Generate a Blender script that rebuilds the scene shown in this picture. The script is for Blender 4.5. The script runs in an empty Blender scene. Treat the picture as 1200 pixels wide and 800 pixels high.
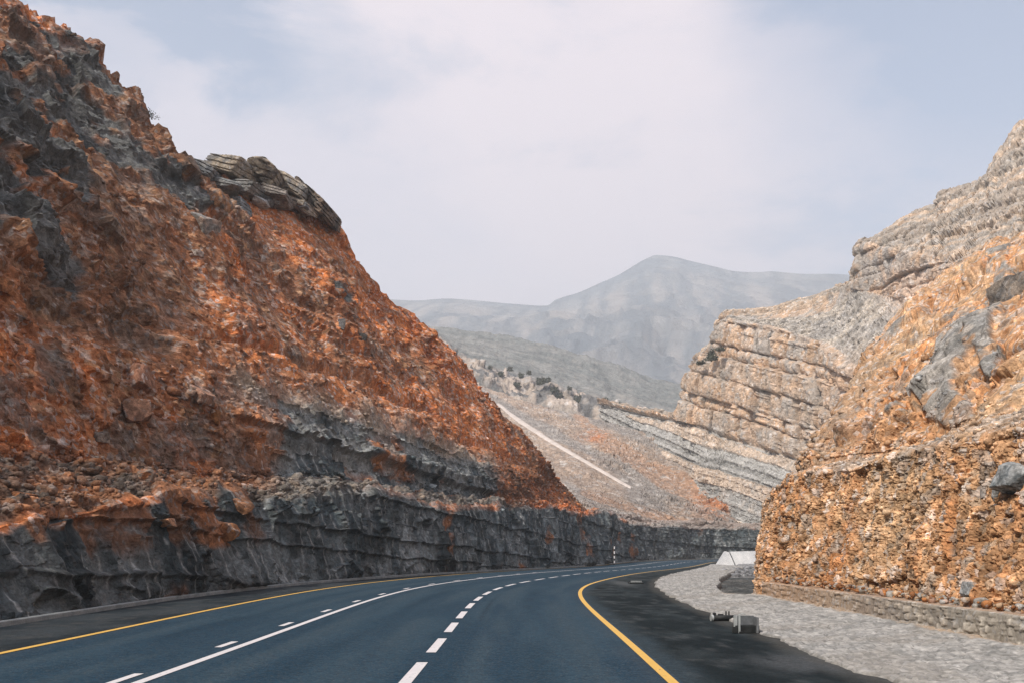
import bpy, bmesh, math, random
import numpy as np
from mathutils import Vector

random.seed(7)
SC = bpy.context.scene
COL = SC.collection
R = math.radians

# ------------------------------------------------------------------ camera
HOR, CH, F = 639.0, 1.9, 1200.0          # horizon row, eye height, focal length (in 1200-px units)
cam_d = bpy.data.cameras.new('camera')
cam = bpy.data.objects.new('camera', cam_d)
COL.objects.link(cam)
cam.location = (0, 0, CH)
cam.rotation_euler = (R(90), 0, 0)
cam_d.sensor_width = 36
cam_d.lens = 36 * F / 1200
cam_d.shift_y = (HOR - 400) / 1200
cam_d.clip_start = 0.2
cam_d.clip_end = 30000
SC.camera = cam

# ------------------------------------------------------------------ sun, sky, exposure
SUN_EL, SUN_AZ = 44.0, 216.0             # azimuth clockwise from +Y: the sun stands behind and to the left
sd = bpy.data.lights.new('sun', 'SUN')
sd.energy = 4.8
sd.angle = R(4)
sd.color = (1.0, 0.90, 0.78)
sun = bpy.data.objects.new('sun', sd)
COL.objects.link(sun)
dvec = Vector((math.sin(R(SUN_AZ)) * math.cos(R(SUN_EL)), math.cos(R(SUN_AZ)) * math.cos(R(SUN_EL)), math.sin(R(SUN_EL))))
sun.rotation_euler = dvec.to_track_quat('Z', 'Y').to_euler()
sun.location = (-60, -40, 120)

W = bpy.data.worlds.new('World')
SC.world = W
W.use_nodes = True
nt = W.node_tree
nt.nodes.clear()
def wn(t, **k):
    n = nt.nodes.new(t)
    for a, b in k.items():
        setattr(n, a, b)
    return n
sky = wn('ShaderNodeTexSky', sky_type='NISHITA', sun_disc=False)
sky.sun_elevation = R(SUN_EL)
sky.sun_rotation = R(SUN_AZ)
sky.air_density = 1.0
sky.dust_density = 1.5
bg1 = wn('ShaderNodeBackground')
bg1.inputs[1].default_value = 0.12
nt.links.new(sky.outputs[0], bg1.inputs[0])
tc = wn('ShaderNodeTexCoord')
def cloud_layer(scale, loc, lo, hi, detail=6, rough=0.55, nscale=1.0):
    mp = wn('ShaderNodeMapping')
    mp.inputs['Scale'].default_value = scale
    mp.inputs['Location'].default_value = loc
    nt.links.new(tc.outputs['Generated'], mp.inputs[0])
    n = wn('ShaderNodeTexNoise')
    n.inputs['Scale'].default_value = nscale
    n.inputs['Detail'].default_value = detail
    n.inputs['Roughness'].default_value = rough
    n.inputs['Distortion'].default_value = 0.35
    nt.links.new(mp.outputs[0], n.inputs[0])
    r = wn('ShaderNodeMapRange', interpolation_type='SMOOTHSTEP')
    r.inputs[1].default_value = lo
    r.inputs[2].default_value = hi
    nt.links.new(n.outputs[0], r.inputs[0])
    return r
c1 = cloud_layer((2.2, 2.2, 4.5), (3.35, 0.0, 0.6), 0.38, 0.60)
c2 = cloud_layer((2.6, 2.6, 7.0), (1.0, 2.0, 0.3), 0.40, 0.57, 10, 0.58)
ccol = wn('ShaderNodeMixRGB')
ccol.inputs[1].default_value = (0.36, 0.395, 0.505, 1)
ccol.inputs[2].default_value = (0.74, 0.635, 0.665, 1)
nt.links.new(c2.outputs[0], ccol.inputs[0])
bg2 = wn('ShaderNodeBackground')
bg2.inputs[1].default_value = 1.0
nt.links.new(ccol.outputs[0], bg2.inputs[0])
def lobe(d, a, b):
    """1 towards direction d, fading out"""
    v = Vector(d).normalized()
    dp = wn('ShaderNodeVectorMath', operation='DOT_PRODUCT')
    nt.links.new(tc.outputs['Generated'], dp.inputs[0])
    dp.inputs[1].default_value = v
    ad = wn('ShaderNodeMath', operation='MULTIPLY_ADD')
    nt.links.new(c2.outputs[0], ad.inputs[0]); ad.inputs[1].default_value = -0.012
    nt.links.new(dp.outputs['Value'], ad.inputs[2])
    r = wn('ShaderNodeMapRange', interpolation_type='SMOOTHSTEP')
    r.inputs[1].default_value = a; r.inputs[2].default_value = b
    nt.links.new(ad.outputs[0], r.inputs[0])
    return r
g1 = lobe((0.52, 1, 0.62), 0.945, 0.998)
g2 = lobe((-0.39, 1, 0.515), 0.982, 0.996)
gm = wn('ShaderNodeMath', operation='MAXIMUM')
nt.links.new(g1.outputs[0], gm.inputs[0]); nt.links.new(g2.outputs[0], gm.inputs[1])
mxs = wn('ShaderNodeMixShader')
cm = wn('ShaderNodeMath', operation='MULTIPLY_ADD')
cm.inputs[1].default_value = 0.30
cm.inputs[2].default_value = 0.68
nt.links.new(c1.outputs[0], cm.inputs[0])
cg = wn('ShaderNodeMath', operation='MULTIPLY_ADD')
cg.inputs[1].default_value = -1.0
nt.links.new(gm.outputs[0], cg.inputs[0]); nt.links.new(cm.outputs[0], cg.inputs[2])
cg.use_clamp = True
nt.links.new(cg.outputs[0], mxs.inputs[0])
nt.links.new(bg1.outputs[0], mxs.inputs[1])
nt.links.new(bg2.outputs[0], mxs.inputs[2])
wo = wn('ShaderNodeOutputWorld')
nt.links.new(mxs.outputs[0], wo.inputs[0])

SC.view_settings.view_transform = 'Standard'
SC.view_settings.look = 'None'
SC.view_settings.gamma = 1
SC.view_settings.use_curve_mapping = False
SC.view_settings.exposure = 0.5
SC.render.engine = 'CYCLES'
SC.cycles.use_denoising = True
SC.cycles.denoising_prefilter = 'NONE'
SC.cycles.max_bounces = 5
SC.cycles.volume_bounces = 1

# ------------------------------------------------------------------ numpy noise
def _h(ix, iy, iz, s):
    n = (ix.astype(np.int64) * 374761393 + iy.astype(np.int64) * 668265263 + iz.astype(np.int64) * 2147483647 + s * 974634777) & 0xffffffff
    n = ((n ^ (n >> 13)) * 1274126177) & 0xffffffff
    n = ((n ^ (n >> 15)) * 2246822519) & 0xffffffff
    n = (n ^ (n >> 16)) & 0xffffff
    return (n / float(0x1000000)).astype(np.float32)

def vnoise(P, seed=0):
    I = np.floor(P)
    f = (P - I).astype(np.float32)
    f = f * f * (3 - 2 * f)
    I = I.astype(np.int64)
    out = 0
    for dx in (0, 1):
        wx = f[..., 0] if dx else 1 - f[..., 0]
        for dy in (0, 1):
            wy = f[..., 1] if dy else 1 - f[..., 1]
            for dz in (0, 1):
                wz = f[..., 2] if dz else 1 - f[..., 2]
                out = out + wx * wy * wz * _h(I[..., 0] + dx, I[..., 1] + dy, I[..., 2] + dz, seed)
    return out * 2 - 1

def fbm(P, octv=4, seed=0, rough=0.5, lac=2.03):
    a, s, o = 1.0, 0.0, 0
    for k in range(octv):
        o = o + a * vnoise(P, seed + k * 17)
        s += a
        a *= rough
        P = P * lac + 5.3
    return o / s

def ridged(P, octv=4, seed=0, rough=0.5):
    a, s, o = 1.0, 0.0, 0
    for k in range(octv):
        o = o + a * (1 - np.abs(vnoise(P, seed + k * 13)) * 2)
        s += a
        a *= rough
        P = P * 2.07 + 3.1
    return o / s

def voro(P, seed=0, jit=0.72):
    """cell random values (3), offset to the cell centre, edge distance F2-F1"""
    I = np.floor(P - 0.5).astype(np.int64)
    f1 = np.full(P.shape[:-1], 9.0, np.float32)
    f2 = np.full(P.shape[:-1], 9.0, np.float32)
    r = [np.zeros(P.shape[:-1], np.float32) for _ in range(3)]
    off = np.zeros(P.shape, np.float32)
    for dx in (0, 1):
        for dy in (0, 1):
            for dz in (0, 1):
                ix, iy, iz = I[..., 0] + dx, I[..., 1] + dy, I[..., 2] + dz
                a = _h(ix, iy, iz, seed + 1)
                b = _h(ix, iy, iz, seed + 2)
                c = _h(ix, iy, iz, seed + 3)
                ox = (P[..., 0] - (ix + 0.5 + (a - 0.5) * jit)).astype(np.float32)
                oy = (P[..., 1] - (iy + 0.5 + (b - 0.5) * jit)).astype(np.float32)
                oz = (P[..., 2] - (iz + 0.5 + (c - 0.5) * jit)).astype(np.float32)
                d = np.sqrt(ox * ox + oy * oy + oz * oz)
                m = d < f1
                f2 = np.where(m, f1, np.minimum(f2, d))
                f1 = np.where(m, d, f1)
                for k, v in enumerate((a, b, c)):
                    r[k] = np.where(m, v, r[k])
                off[..., 0] = np.where(m, ox, off[..., 0])
                off[..., 1] = np.where(m, oy, off[..., 1])
                off[..., 2] = np.where(m, oz, off[..., 2])
    # decorrelate the values from the centre position
    q = (np.sin(r[0] * 91.7 + r[1] * 47.3 + r[2] * 71.1) * 43758.5453) % 1.0
    q2 = (np.sin(r[0] * 33.1 + r[1] * 87.9 + r[2] * 17.7) * 24634.6345) % 1.0
    return q, q2, r, off, f2 - f1

def sstep(a, b, x):
    t = np.clip((x - a) / (b - a + 1e-9), 0, 1)
    return t * t * (3 - 2 * t)

def mix(a, b, m):
    a = np.asarray(a, np.float32)
    b = np.asarray(b, np.float32)
    m = np.asarray(m, np.float32)[..., None]
    return a * (1 - m) + b * m

def facets(P, scale, seed, tilt=0.5, sc=(1, 1, 1)):
    """blocky broken rock: every cell sits at its own height with its own tilted face, cracks between"""
    Q = P * np.asarray(sc, np.float32) / scale
    Q = Q + 0.12 * np.stack([vnoise(Q * 1.7, seed + 5), vnoise(Q * 1.7, seed + 6), vnoise(Q * 1.7, seed + 7)], -1)
    q, q2, r, off, e = voro(Q, seed)
    t = (off[..., 0] * (r[0] - 0.5) + off[..., 1] * (r[1] - 0.5) + off[..., 2] * (r[2] - 0.5)) * 2 * tilt
    h = (q - 0.5) + t
    h = h - 0.30 * (1 - sstep(0.0, 0.07, e))
    return h * scale, q, q2, e

# ------------------------------------------------------------------ geometry helpers
def at(px, py, Y):
    return np.array([(px - 600) / F * Y, Y, CH + (HOR - py) / F * Y], np.float32)

def proj(P):
    Y = np.maximum(P[..., 1], 0.5)
    return 600 + P[..., 0] / Y * F, HOR - (P[..., 2] - CH) / Y * F

def catmull(K, t):
    """K (n, m, 3) along axis 0, t fractional positions -> (len(t), m, 3)"""
    n = K.shape[0]
    i = np.clip(np.floor(t).astype(int), 0, n - 2)
    f = (t - i)[:, None, None]
    p1, p2 = K[i], K[i + 1]
    p0 = K[np.maximum(i - 1, 0)]
    p3 = K[np.minimum(i + 2, n - 1)]
    # damped tangents so that neighbours far away do not overshoot
    m1 = (p2 - p0) * 0.5
    m2 = (p3 - p1) * 0.5
    L = np.linalg.norm(p2 - p1, axis=-1, keepdims=True)
    for m in (m1, m2):
        l = np.linalg.norm(m, axis=-1, keepdims=True) + 1e-6
        m *= np.minimum(1, 1.3 * L / l)
    f2, f3 = f * f, f * f * f
    return (2 * f3 - 3 * f2 + 1) * p1 + (f3 - 2 * f2 + f) * m1 + (-2 * f3 + 3 * f2) * p2 + (f3 - f2) * m2

def lerp_rows(K, v):
    n = K.shape[1]
    i = np.clip(np.floor(v).astype(int), 0, n - 2)
    f = (v - i)[None, :, None]
    return K[:, i] * (1 - f) + K[:, i + 1] * f

def even(param, w, n):
    c = np.concatenate([[0], np.cumsum(w)])
    c /= c[-1]
    return np.interp(np.linspace(0, 1, n), c, param)

def loft(K, nu, nv, margin=60, floor_u=0.12, floor_v=0.15, warp=None):
    """K[station][row] 3D points -> dense grid, sampled evenly as seen from the road"""
    K = np.asarray(K, np.float32)
    tu = np.linspace(0, K.shape[0] - 1, 400)
    tv = np.linspace(0, K.shape[1] - 1, 300)
    G = lerp_rows(catmull(K, tu), tv)
    x, y = proj(G)
    inside = (G[..., 1] > 2) & (x > -margin) & (x < 1200 + margin) & (y > -margin) & (y < 800 + margin)
    def wts(ax):
        d = np.hypot(np.diff(x, axis=ax), np.diff(y, axis=ax))
        ins = inside[1:] & inside[:-1] if ax == 0 else inside[:, 1:] & inside[:, :-1]
        d = np.where(ins, np.minimum(d, 40), 0)
        w = np.percentile(d, 85, axis=1 - ax)
        return w
    wu, wv = wts(0), wts(1)
    wu = wu + floor_u * wu.mean()
    wv = wv + floor_v * wv.mean()
    su = even(tu, wu, nu)
    sv = even(tv, wv, nv)
    if warp is None:
        G = lerp_rows(catmull(K, su), sv)
    else:
        G = np.zeros((nu, nv, 3), np.float32)
        for j, v in enumerate(sv):
            i = min(int(v), K.shape[1] - 2); f = v - i
            C2 = catmull(K[:, i:i + 2], np.clip(warp(su, v), 0, K.shape[0] - 1))
            G[:, j] = C2[:, 0] * (1 - f) + C2[:, 1] * f
    U = np.repeat(su[:, None], nv, 1)
    V = np.repeat(sv[None, :], nu, 0)
    return G, U.astype(np.float32), V.astype(np.float32)

def normals(G, toward):
    du = np.gradient(G, axis=0)
    dv = np.gradient(G, axis=1)
    N = np.cross(du, dv)
    N /= np.linalg.norm(N, axis=-1, keepdims=True) + 1e-9
    s = np.sign(np.median((N * (np.asarray(toward, np.float32) - G)).sum(-1)))
    return N * s

def smooth(A, k):
    for _ in range(k):
        A = A.copy()
        A[1:-1] = (A[:-2] + 2 * A[1:-1] + A[2:]) / 4
        A[:, 1:-1] = (A[:, :-2] + 2 * A[:, 1:-1] + A[:, 2:]) / 4
    return A

def grid_mesh(name, G, mat, color=None, up=None, shade=True):
    nu, nv = G.shape[:2]
    idx = np.arange(nu * nv).reshape(nu, nv)
    q = np.stack([idx[:-1, :-1], idx[1:, :-1], idx[1:, 1:], idx[:-1, 1:]], -1).reshape(-1, 4)
    if up is not None:
        a, b, c = G[0, 0], G[1, 0], G[0, 1]
        m = (nu - 1) // 2, (nv - 1) // 2
        n = np.cross(G[m[0] + 1, m[1]] - G[m[0], m[1]], G[m[0], m[1] + 1] - G[m[0], m[1]])
        if np.dot(n, up) < 0:
            q = q[:, ::-1]
    me = bpy.data.meshes.new(name)
    me.vertices.add(nu * nv)
    me.vertices.foreach_set('co', G.reshape(-1).astype(np.float32))
    me.loops.add(q.size)
    me.loops.foreach_set('vertex_index', q.reshape(-1).astype(np.int32))
    me.polygons.add(len(q))
    me.polygons.foreach_set('loop_start', np.arange(0, q.size, 4, dtype=np.int32))
    me.polygons.foreach_set('loop_total', np.full(len(q), 4, np.int32))
    me.polygons.foreach_set('use_smooth', np.full(len(q), shade, bool))
    me.update(calc_edges=True)
    if color is not None:
        ca = me.color_attributes.new('tint', 'FLOAT_COLOR', 'POINT')
        c = np.ones((nu * nv, 4), np.float32)
        c[:, :3] = np.clip(color.reshape(-1, 3), 0.004, 0.9)
        ca.data.foreach_set('color', c.reshape(-1))
    me.materials.append(mat)
    ob = bpy.data.objects.new(name, me)
    COL.objects.link(ob)
    return ob

def struct(o):
    o['kind'] = 'structure'
    return o

def tag(o, label, cat, group=None):
    o['label'] = label
    o['category'] = cat
    if group:
        o['group'] = group
    return o

def part(name, bm, mat, parent=None, smooth_=False):
    me = bpy.data.meshes.new(name)
    bm.to_mesh(me)
    bm.free()
    if smooth_:
        for p in me.polygons:
            p.use_smooth = True
    me.materials.append(mat)
    ob = bpy.data.objects.new(name, me)
    COL.objects.link(ob)
    if parent:
        ob.parent = parent
    return ob

def empty(name, loc, rz=0):
    o = bpy.data.objects.new(name, None)
    o.location = loc
    o.rotation_euler = (0, 0, rz)
    o.empty_display_size = 0.3
    COL.objects.link(o)
    return o

def box(bm, x0, x1, y0, y1, z0, z1, bev=0.0):
    r = bmesh.ops.create_cube(bm, size=1)
    vs = r['verts']
    for v in vs:
        v.co = Vector(((x0 + x1) / 2 + v.co.x * (x1 - x0), (y0 + y1) / 2 + v.co.y * (y1 - y0), (z0 + z1) / 2 + v.co.z * (z1 - z0)))
    if bev:
        es = list({e for v in vs for e in v.link_edges})
        bmesh.ops.bevel(bm, geom=es, offset=bev, segments=2, affect='EDGES', profile=0.5)

# ------------------------------------------------------------------ materials
def newmat(name):
    m = bpy.data.materials.new(name)
    m.use_nodes = True
    t = m.node_tree
    b = t.nodes['Principled BSDF']
    return m, t, b

def rock_mat(name, fine=6.0, bump=0.25, dist=0.05, rough=0.92, var=0.35, spec=0.2, cells=(1.0, 0.38, 3.1)):
    """vertex lithology colour broken up, pixel by pixel, by stones of three sizes and grain; angular bump"""
    m, t, b = newmat(name)
    L = t.links.new
    at_ = t.nodes.new('ShaderNodeAttribute')
    at_.attribute_name = 'tint'
    g = t.nodes.new('ShaderNodeNewGeometry')
    n1 = t.nodes.new('ShaderNodeTexNoise')
    n1.inputs['Scale'].default_value = fine
    n1.inputs['Detail'].default_value = 9
    n1.inputs['Roughness'].default_value = 0.75
    L(g.outputs['Position'], n1.inputs['Vector'])
    def mrange(src, lo, hi, a0=0.0, a1=1.0):
        r = t.nodes.new('ShaderNodeMapRange')
        r.inputs[1].default_value = a0; r.inputs[2].default_value = a1
        r.inputs[3].default_value = lo; r.inputs[4].default_value = hi
        L(src, r.inputs[0])
        return r.outputs[0]
    def mul(a, c, op='MULTIPLY'):
        r = t.nodes.new('ShaderNodeMath'); r.operation = op
        L(a, r.inputs[0])
        if isinstance(c, float): r.inputs[1].default_value = c
        else: L(c, r.inputs[1])
        return r.outputs[0]
    k = mrange(n1.outputs[0], 1 - var, 1 + var, .28, .72)
    h = mul(n1.outputs[0], 0.5)
    tan = None
    for i, c in enumerate(cells):
        v = t.nodes.new('ShaderNodeTexVoronoi')
        v.inputs['Scale'].default_value = fine * c
        # warp a little so that the cells are not perfectly straight sided
        L(g.outputs['Position'], v.inputs['Vector'])
        sv = t.nodes.new('ShaderNodeSeparateColor')
        L(v.outputs['Color'], sv.inputs[0])
        k = mul(k, mrange(sv.outputs[0], 1 - var * .75, 1 + var * .75))
        cellh = mul(sv.outputs[1], 0.55 / (c + .6))
        d = mul(v.outputs['Distance'], -0.8 / (c + .6))
        h = mul(mul(h, cellh, 'ADD'), d, 'ADD')
        if i == 0:
            tan = mrange(sv.outputs[2], 0.0, 0.55, .78, .92)
    vm = t.nodes.new('ShaderNodeVectorMath'); vm.operation = 'SCALE'
    L(at_.outputs['Color'], vm.inputs[0]); L(k, vm.inputs['Scale'])
    # some stones are greyer than their neighbours
    hs = t.nodes.new('ShaderNodeHueSaturation')
    L(vm.outputs[0], hs.inputs['Color'])
    L(mul(mul(tan, -1.0), 1.0, 'ADD'), hs.inputs['Saturation'])
    L(mul(mul(tan, .16), 1.0, 'ADD'), hs.inputs['Value'])
    L(hs.outputs[0], b.inputs['Base Color'])
    b.inputs['Roughness'].default_value = rough
    b.inputs['Specular IOR Level'].default_value = spec
    bp = t.nodes.new('ShaderNodeBump')
    bp.inputs['Strength'].default_value = bump
    bp.inputs['Distance'].default_value = dist
    L(h, bp.inputs['Height'])
    L(bp.outputs[0], b.inputs['Normal'])
    return m

def paint_mat(name, c0, c1, under):
    """road paint: dusty, rubbed thin, chipped through to the asphalt"""
    m, t, b = newmat(name)
    L = t.links.new
    g = t.nodes.new('ShaderNodeNewGeometry')
    def noise(sc, det=6, rough=.6):
        n = t.nodes.new('ShaderNodeTexNoise')
        n.inputs['Scale'].default_value = sc; n.inputs['Detail'].default_value = det; n.inputs['Roughness'].default_value = rough
        L(g.outputs['Position'], n.inputs['Vector'])
        return n
    n0 = noise(1.3); n1 = noise(16, 8, .75)
    mx = t.nodes.new('ShaderNodeMixRGB'); L(n0.outputs[0], mx.inputs[0])
    mx.inputs[1].default_value = (*c0, 1); mx.inputs[2].default_value = (*c1, 1)
    ad = t.nodes.new('ShaderNodeMath'); ad.operation = 'MULTIPLY_ADD'
    L(n0.outputs[0], ad.inputs[0]); ad.inputs[1].default_value = .45; L(n1.outputs[0], ad.inputs[2])
    mr = t.nodes.new('ShaderNodeMapRange')
    mr.inputs[1].default_value = .80; mr.inputs[2].default_value = .92; mr.inputs[3].default_value = .04; mr.inputs[4].default_value = .75
    L(ad.outputs[0], mr.inputs[0])
    m2 = t.nodes.new('ShaderNodeMixRGB'); L(mr.outputs[0], m2.inputs[0]); L(mx.outputs[0], m2.inputs[1]); m2.inputs[2].default_value = (*under, 1)
    L(m2.outputs[0], b.inputs['Base Color'])
    b.inputs['Roughness'].default_value = .75
    b.inputs['Specular IOR Level'].default_value = .2
    bp = t.nodes.new('ShaderNodeBump'); bp.inputs['Strength'].default_value = .3; bp.inputs['Distance'].default_value = .004
    L(n1.outputs[0], bp.inputs['Height']); L(bp.outputs[0], b.inputs['Normal'])
    return m

def noisy_mat(name, c0, c1, scale=4.0, rough=0.85, bump=0.2, dist=0.01, detail=6, stretch=(1, 1, 1), spec=0.3, metal=0.0, fine=None):
    m, t, b = newmat(name)
    L = t.links.new
    g = t.nodes.new('ShaderNodeNewGeometry')
    mp = t.nodes.new('ShaderNodeMapping')
    mp.inputs['Scale'].default_value = stretch
    L(g.outputs['Position'], mp.inputs[0])
    n = t.nodes.new('ShaderNodeTexNoise')
    n.inputs['Scale'].default_value = scale
    n.inputs['Detail'].default_value = detail
    n.inputs['Roughness'].default_value = 0.65
    L(mp.outputs[0], n.inputs['Vector'])
    cr = t.nodes.new('ShaderNodeValToRGB')
    cr.color_ramp.elements[0].position = 0.32
    cr.color_ramp.elements[1].position = 0.68
    cr.color_ramp.elements[0].color = (*c0, 1)
    cr.color_ramp.elements[1].color = (*c1, 1)
    L(n.outputs[0], cr.inputs[0])
    out = cr.outputs[0]
    nf = t.nodes.new('ShaderNodeTexNoise')
    nf.inputs['Scale'].default_value = fine or scale * 14
    nf.inputs['Detail'].default_value = 3
    L(g.outputs['Position'], nf.inputs['Vector'])
    mr = t.nodes.new('ShaderNodeMapRange')
    mr.inputs[1].default_value = 0.3; mr.inputs[2].default_value = 0.7
    mr.inputs[3].default_value = 0.8; mr.inputs[4].default_value = 1.2
    L(nf.outputs[0], mr.inputs[0])
    vm = t.nodes.new('ShaderNodeVectorMath'); vm.operation = 'SCALE'
    L(out, vm.inputs[0]); L(mr.outputs[0], vm.inputs['Scale'])
    L(vm.outputs[0], b.inputs['Base Color'])
    b.inputs['Roughness'].default_value = rough
    b.inputs['Specular IOR Level'].default_value = spec
    b.inputs['Metallic'].default_value = metal
    bp = t.nodes.new('ShaderNodeBump')
    bp.inputs['Strength'].default_value = bump
    bp.inputs['Distance'].default_value = dist
    L(nf.outputs[0], bp.inputs['Height'])
    L(bp.outputs[0], b.inputs['Normal'])
    return m

M_rock = rock_mat('broken_rock', 5.0, 0.7, 0.13, var=0.27)
M_rock_far = rock_mat('valley_rock', 1.7, 0.6, 0.40, var=0.22)
M_hill = rock_mat('hill_rock', 0.45, 0.7, 1.6, var=0.16)
M_mount = rock_mat('mountain_rock', 0.018, 1.0, 34.0, var=0.10, cells=(1.0,))
M_cobble = rock_mat('stone_pitching', 12.0, 0.6, 0.03, var=0.22, cells=(1.0,))
M_road = rock_mat('asphalt', 45.0, 0.35, 0.006, .9, .22, .05, cells=(1.0, .3))
M_asph = noisy_mat('asphalt', (0.010, 0.031, 0.052), (0.016, 0.041, 0.066), 0.35, 0.85, 0.35, 0.006, stretch=(1, 0.25, 1), spec=0.12, fine=40)
M_asph_b = noisy_mat('fresh_black_asphalt', (0.006, 0.010, 0.012), (0.022, 0.028, 0.031), 0.9, 0.95, 0.6, 0.012, stretch=(0.6, 1.6, 1), spec=0.1, fine=30)
M_asph_l = noisy_mat('grey_asphalt', (0.020, 0.028, 0.034), (0.034, 0.043, 0.050), 0.8, 0.92, 0.5, 0.01, spec=0.1, fine=30)
M_white = paint_mat('white_paint', (0.50, 0.50, 0.52), (0.72, 0.70, 0.72), (0.03, 0.05, 0.07))
M_yellow = paint_mat('yellow_paint', (0.56, 0.35, 0.08), (0.72, 0.46, 0.12), (0.04, 0.05, 0.06))
M_band = noisy_mat('white_reflective_band', (0.6, 0.6, 0.62), (0.75, 0.75, 0.76), 5.0, 0.6, 0.1, 0.003)
M_kerb = noisy_mat('kerb_concrete', (0.16, 0.18, 0.19), (0.28, 0.30, 0.30), 1.5, 0.9, 0.5, 0.01)
M_conc = noisy_mat('pale_concrete', (0.42, 0.44, 0.46), (0.60, 0.61, 0.62), 0.8, 0.85, 0.3, 0.01)
M_conc_s = noisy_mat('dark_grey_concrete', (0.08, 0.09, 0.10), (0.14, 0.15, 0.16), 0.8, 0.9, 0.3, 0.01)  # darker concrete for the block joint and the drain's back wall
M_ground = noisy_mat('ground_dirt', (0.10, 0.085, 0.07), (0.20, 0.165, 0.13), 0.15, 0.95, 0.6, 0.05)
M_dark = noisy_mat('dark_iron', (0.008, 0.010, 0.011), (0.02, 0.023, 0.024), 8, 0.6, 0.2, 0.003)
M_steel = noisy_mat('galvanised_steel', (0.30, 0.33, 0.34), (0.45, 0.48, 0.48), 8, 0.5, 0.2, 0.003, metal=0.3)
M_black = noisy_mat('black_paint', (0.008, 0.008, 0.009), (0.014, 0.014, 0.015), 8, 0.5, 0.1, 0.002)
M_track = noisy_mat('pale_gravel', (0.40, 0.36, 0.33), (0.54, 0.49, 0.46), 0.5, 0.95, 0.4, 0.03)
M_leaf = noisy_mat('dusty_leaf', (0.030, 0.040, 0.022), (0.075, 0.085, 0.050), 3, 0.8, 0.1, 0.01)
M_leaf_far = noisy_mat('grey_green_leaf', (0.055, 0.065, 0.05), (0.11, 0.12, 0.095), 1, 0.8, 0.1, 0.01)
M_twig = noisy_mat('dry_twig', (0.05, 0.035, 0.025), (0.09, 0.065, 0.045), 6, 0.9, 0.1, 0.01)

# ------------------------------------------------------------------ the road
DP = np.array([(-1.75, -60), (-1.68, -20), (-1.60, 0), (-1.48, 14.6), (-1.42, 20), (-1.38, 30), (-1.25, 37), (-0.85, 44), (0.05, 51), (2.1, 60.5),
               (4.8, 72), (7.9, 84), (14.5, 108), (25.4, 149), (33, 166), (45, 181), (61, 191), (80, 196)], float)
seg = np.hypot(*np.diff(DP, axis=0).T)
cs = np.concatenate([[0], np.cumsum(seg)])
SS = np.arange(0, cs[-1], 0.25)
PX = np.interp(SS, cs, DP[:, 0]); PY = np.interp(SS, cs, DP[:, 1])
def gsm(a, n):
    k = np.exp(-0.5 * (np.arange(-3 * n, 3 * n + 1) / n) ** 2); k /= k.sum()
    pad = np.concatenate([a[0] + (a[1] - a[0]) * np.arange(-3 * n, 0), a, a[-1] + (a[-1] - a[-2]) * np.arange(1, 3 * n + 1)])
    return np.convolve(pad, k, 'valid')
PX, PY = gsm(PX, 12), gsm(PY, 12)
TX, TY = np.gradient(PX), np.gradient(PY)
tl = np.hypot(TX, TY); TX /= tl; TY /= tl            # the right-hand normal is (TY, -TX)
def zroad(Y):
    return -0.45 * sstep(55, 125, Y)
def s_of_Y(Y):
    return np.interp(Y, PY, SS)
def road_pt(s, off, dz=0.0):
    s = np.atleast_1d(np.asarray(s, float)); off = np.broadcast_to(off, s.shape)
    x = np.interp(s, SS, PX); y = np.interp(s, SS, PY); tx = np.interp(s, SS, TX); ty = np.interp(s, SS, TY)
    X = x + ty * off; Y = y - tx * off
    return np.stack([X, Y, zroad(y) + dz], -1)
def strip(name, s0, s1, o0, o1, dz, mat, step=0.5, nv=2, z_fn=None):
    s = np.arange(s0, s1 + 1e-6, (s1 - s0) / max(1, round((s1 - s0) / step)))
    a0 = o0(s) if callable(o0) else np.full(s.shape, o0)
    a1 = o1(s) if callable(o1) else np.full(s.shape, o1)
    G = np.stack([road_pt(s, a0 + (a1 - a0) * k / (nv - 1), dz) for k in range(nv)], 1)
    return grid_mesh(name, G, mat, up=(0, 0, 1), shade=False)

def kerb_off(s):
    return -np.interp(np.interp(s, SS, PY), [0, 24, 36, 46, 56, 70, 95, 300], [10.35, 10.55, 10.6, 10.2, 9.5, 8.6, 8.0, 8.0])
def sh_off(s):      # outer edge of the right black shoulder
    return np.interp(np.interp(s, SS, PY), [0, 14, 17, 21, 29, 41, 50, 60, 74, 90, 110, 130, 300], [6.6, 6.62, 6.65, 6.75, 6.9, 7.1, 6.95, 6.5, 6.3, 6.0, 5.4, 5.0, 5.0])
S0, S1 = 0.0, SS[-1] - 1
def tinted_strip(name, o0, o1, dz, nv, fn, step=0.3):
    s = np.arange(S0, S1, step)
    a0 = o0(s) if callable(o0) else np.full(s.shape, o0)
    a1 = o1(s) if callable(o1) else np.full(s.shape, o1)
    k = np.linspace(0, 1, nv)
    off = a0[:, None] + (a1 - a0)[:, None] * k[None]
    G = np.stack([road_pt(s, off[:, j], dz) for j in range(nv)], 1)
    S_ = np.repeat(s[:, None], nv, 1)
    return struct(grid_mesh(name, G, M_road, fn(G.astype(np.float32), S_.astype(np.float32), off.astype(np.float32)), up=(0, 0, 1), shade=False))
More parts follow.
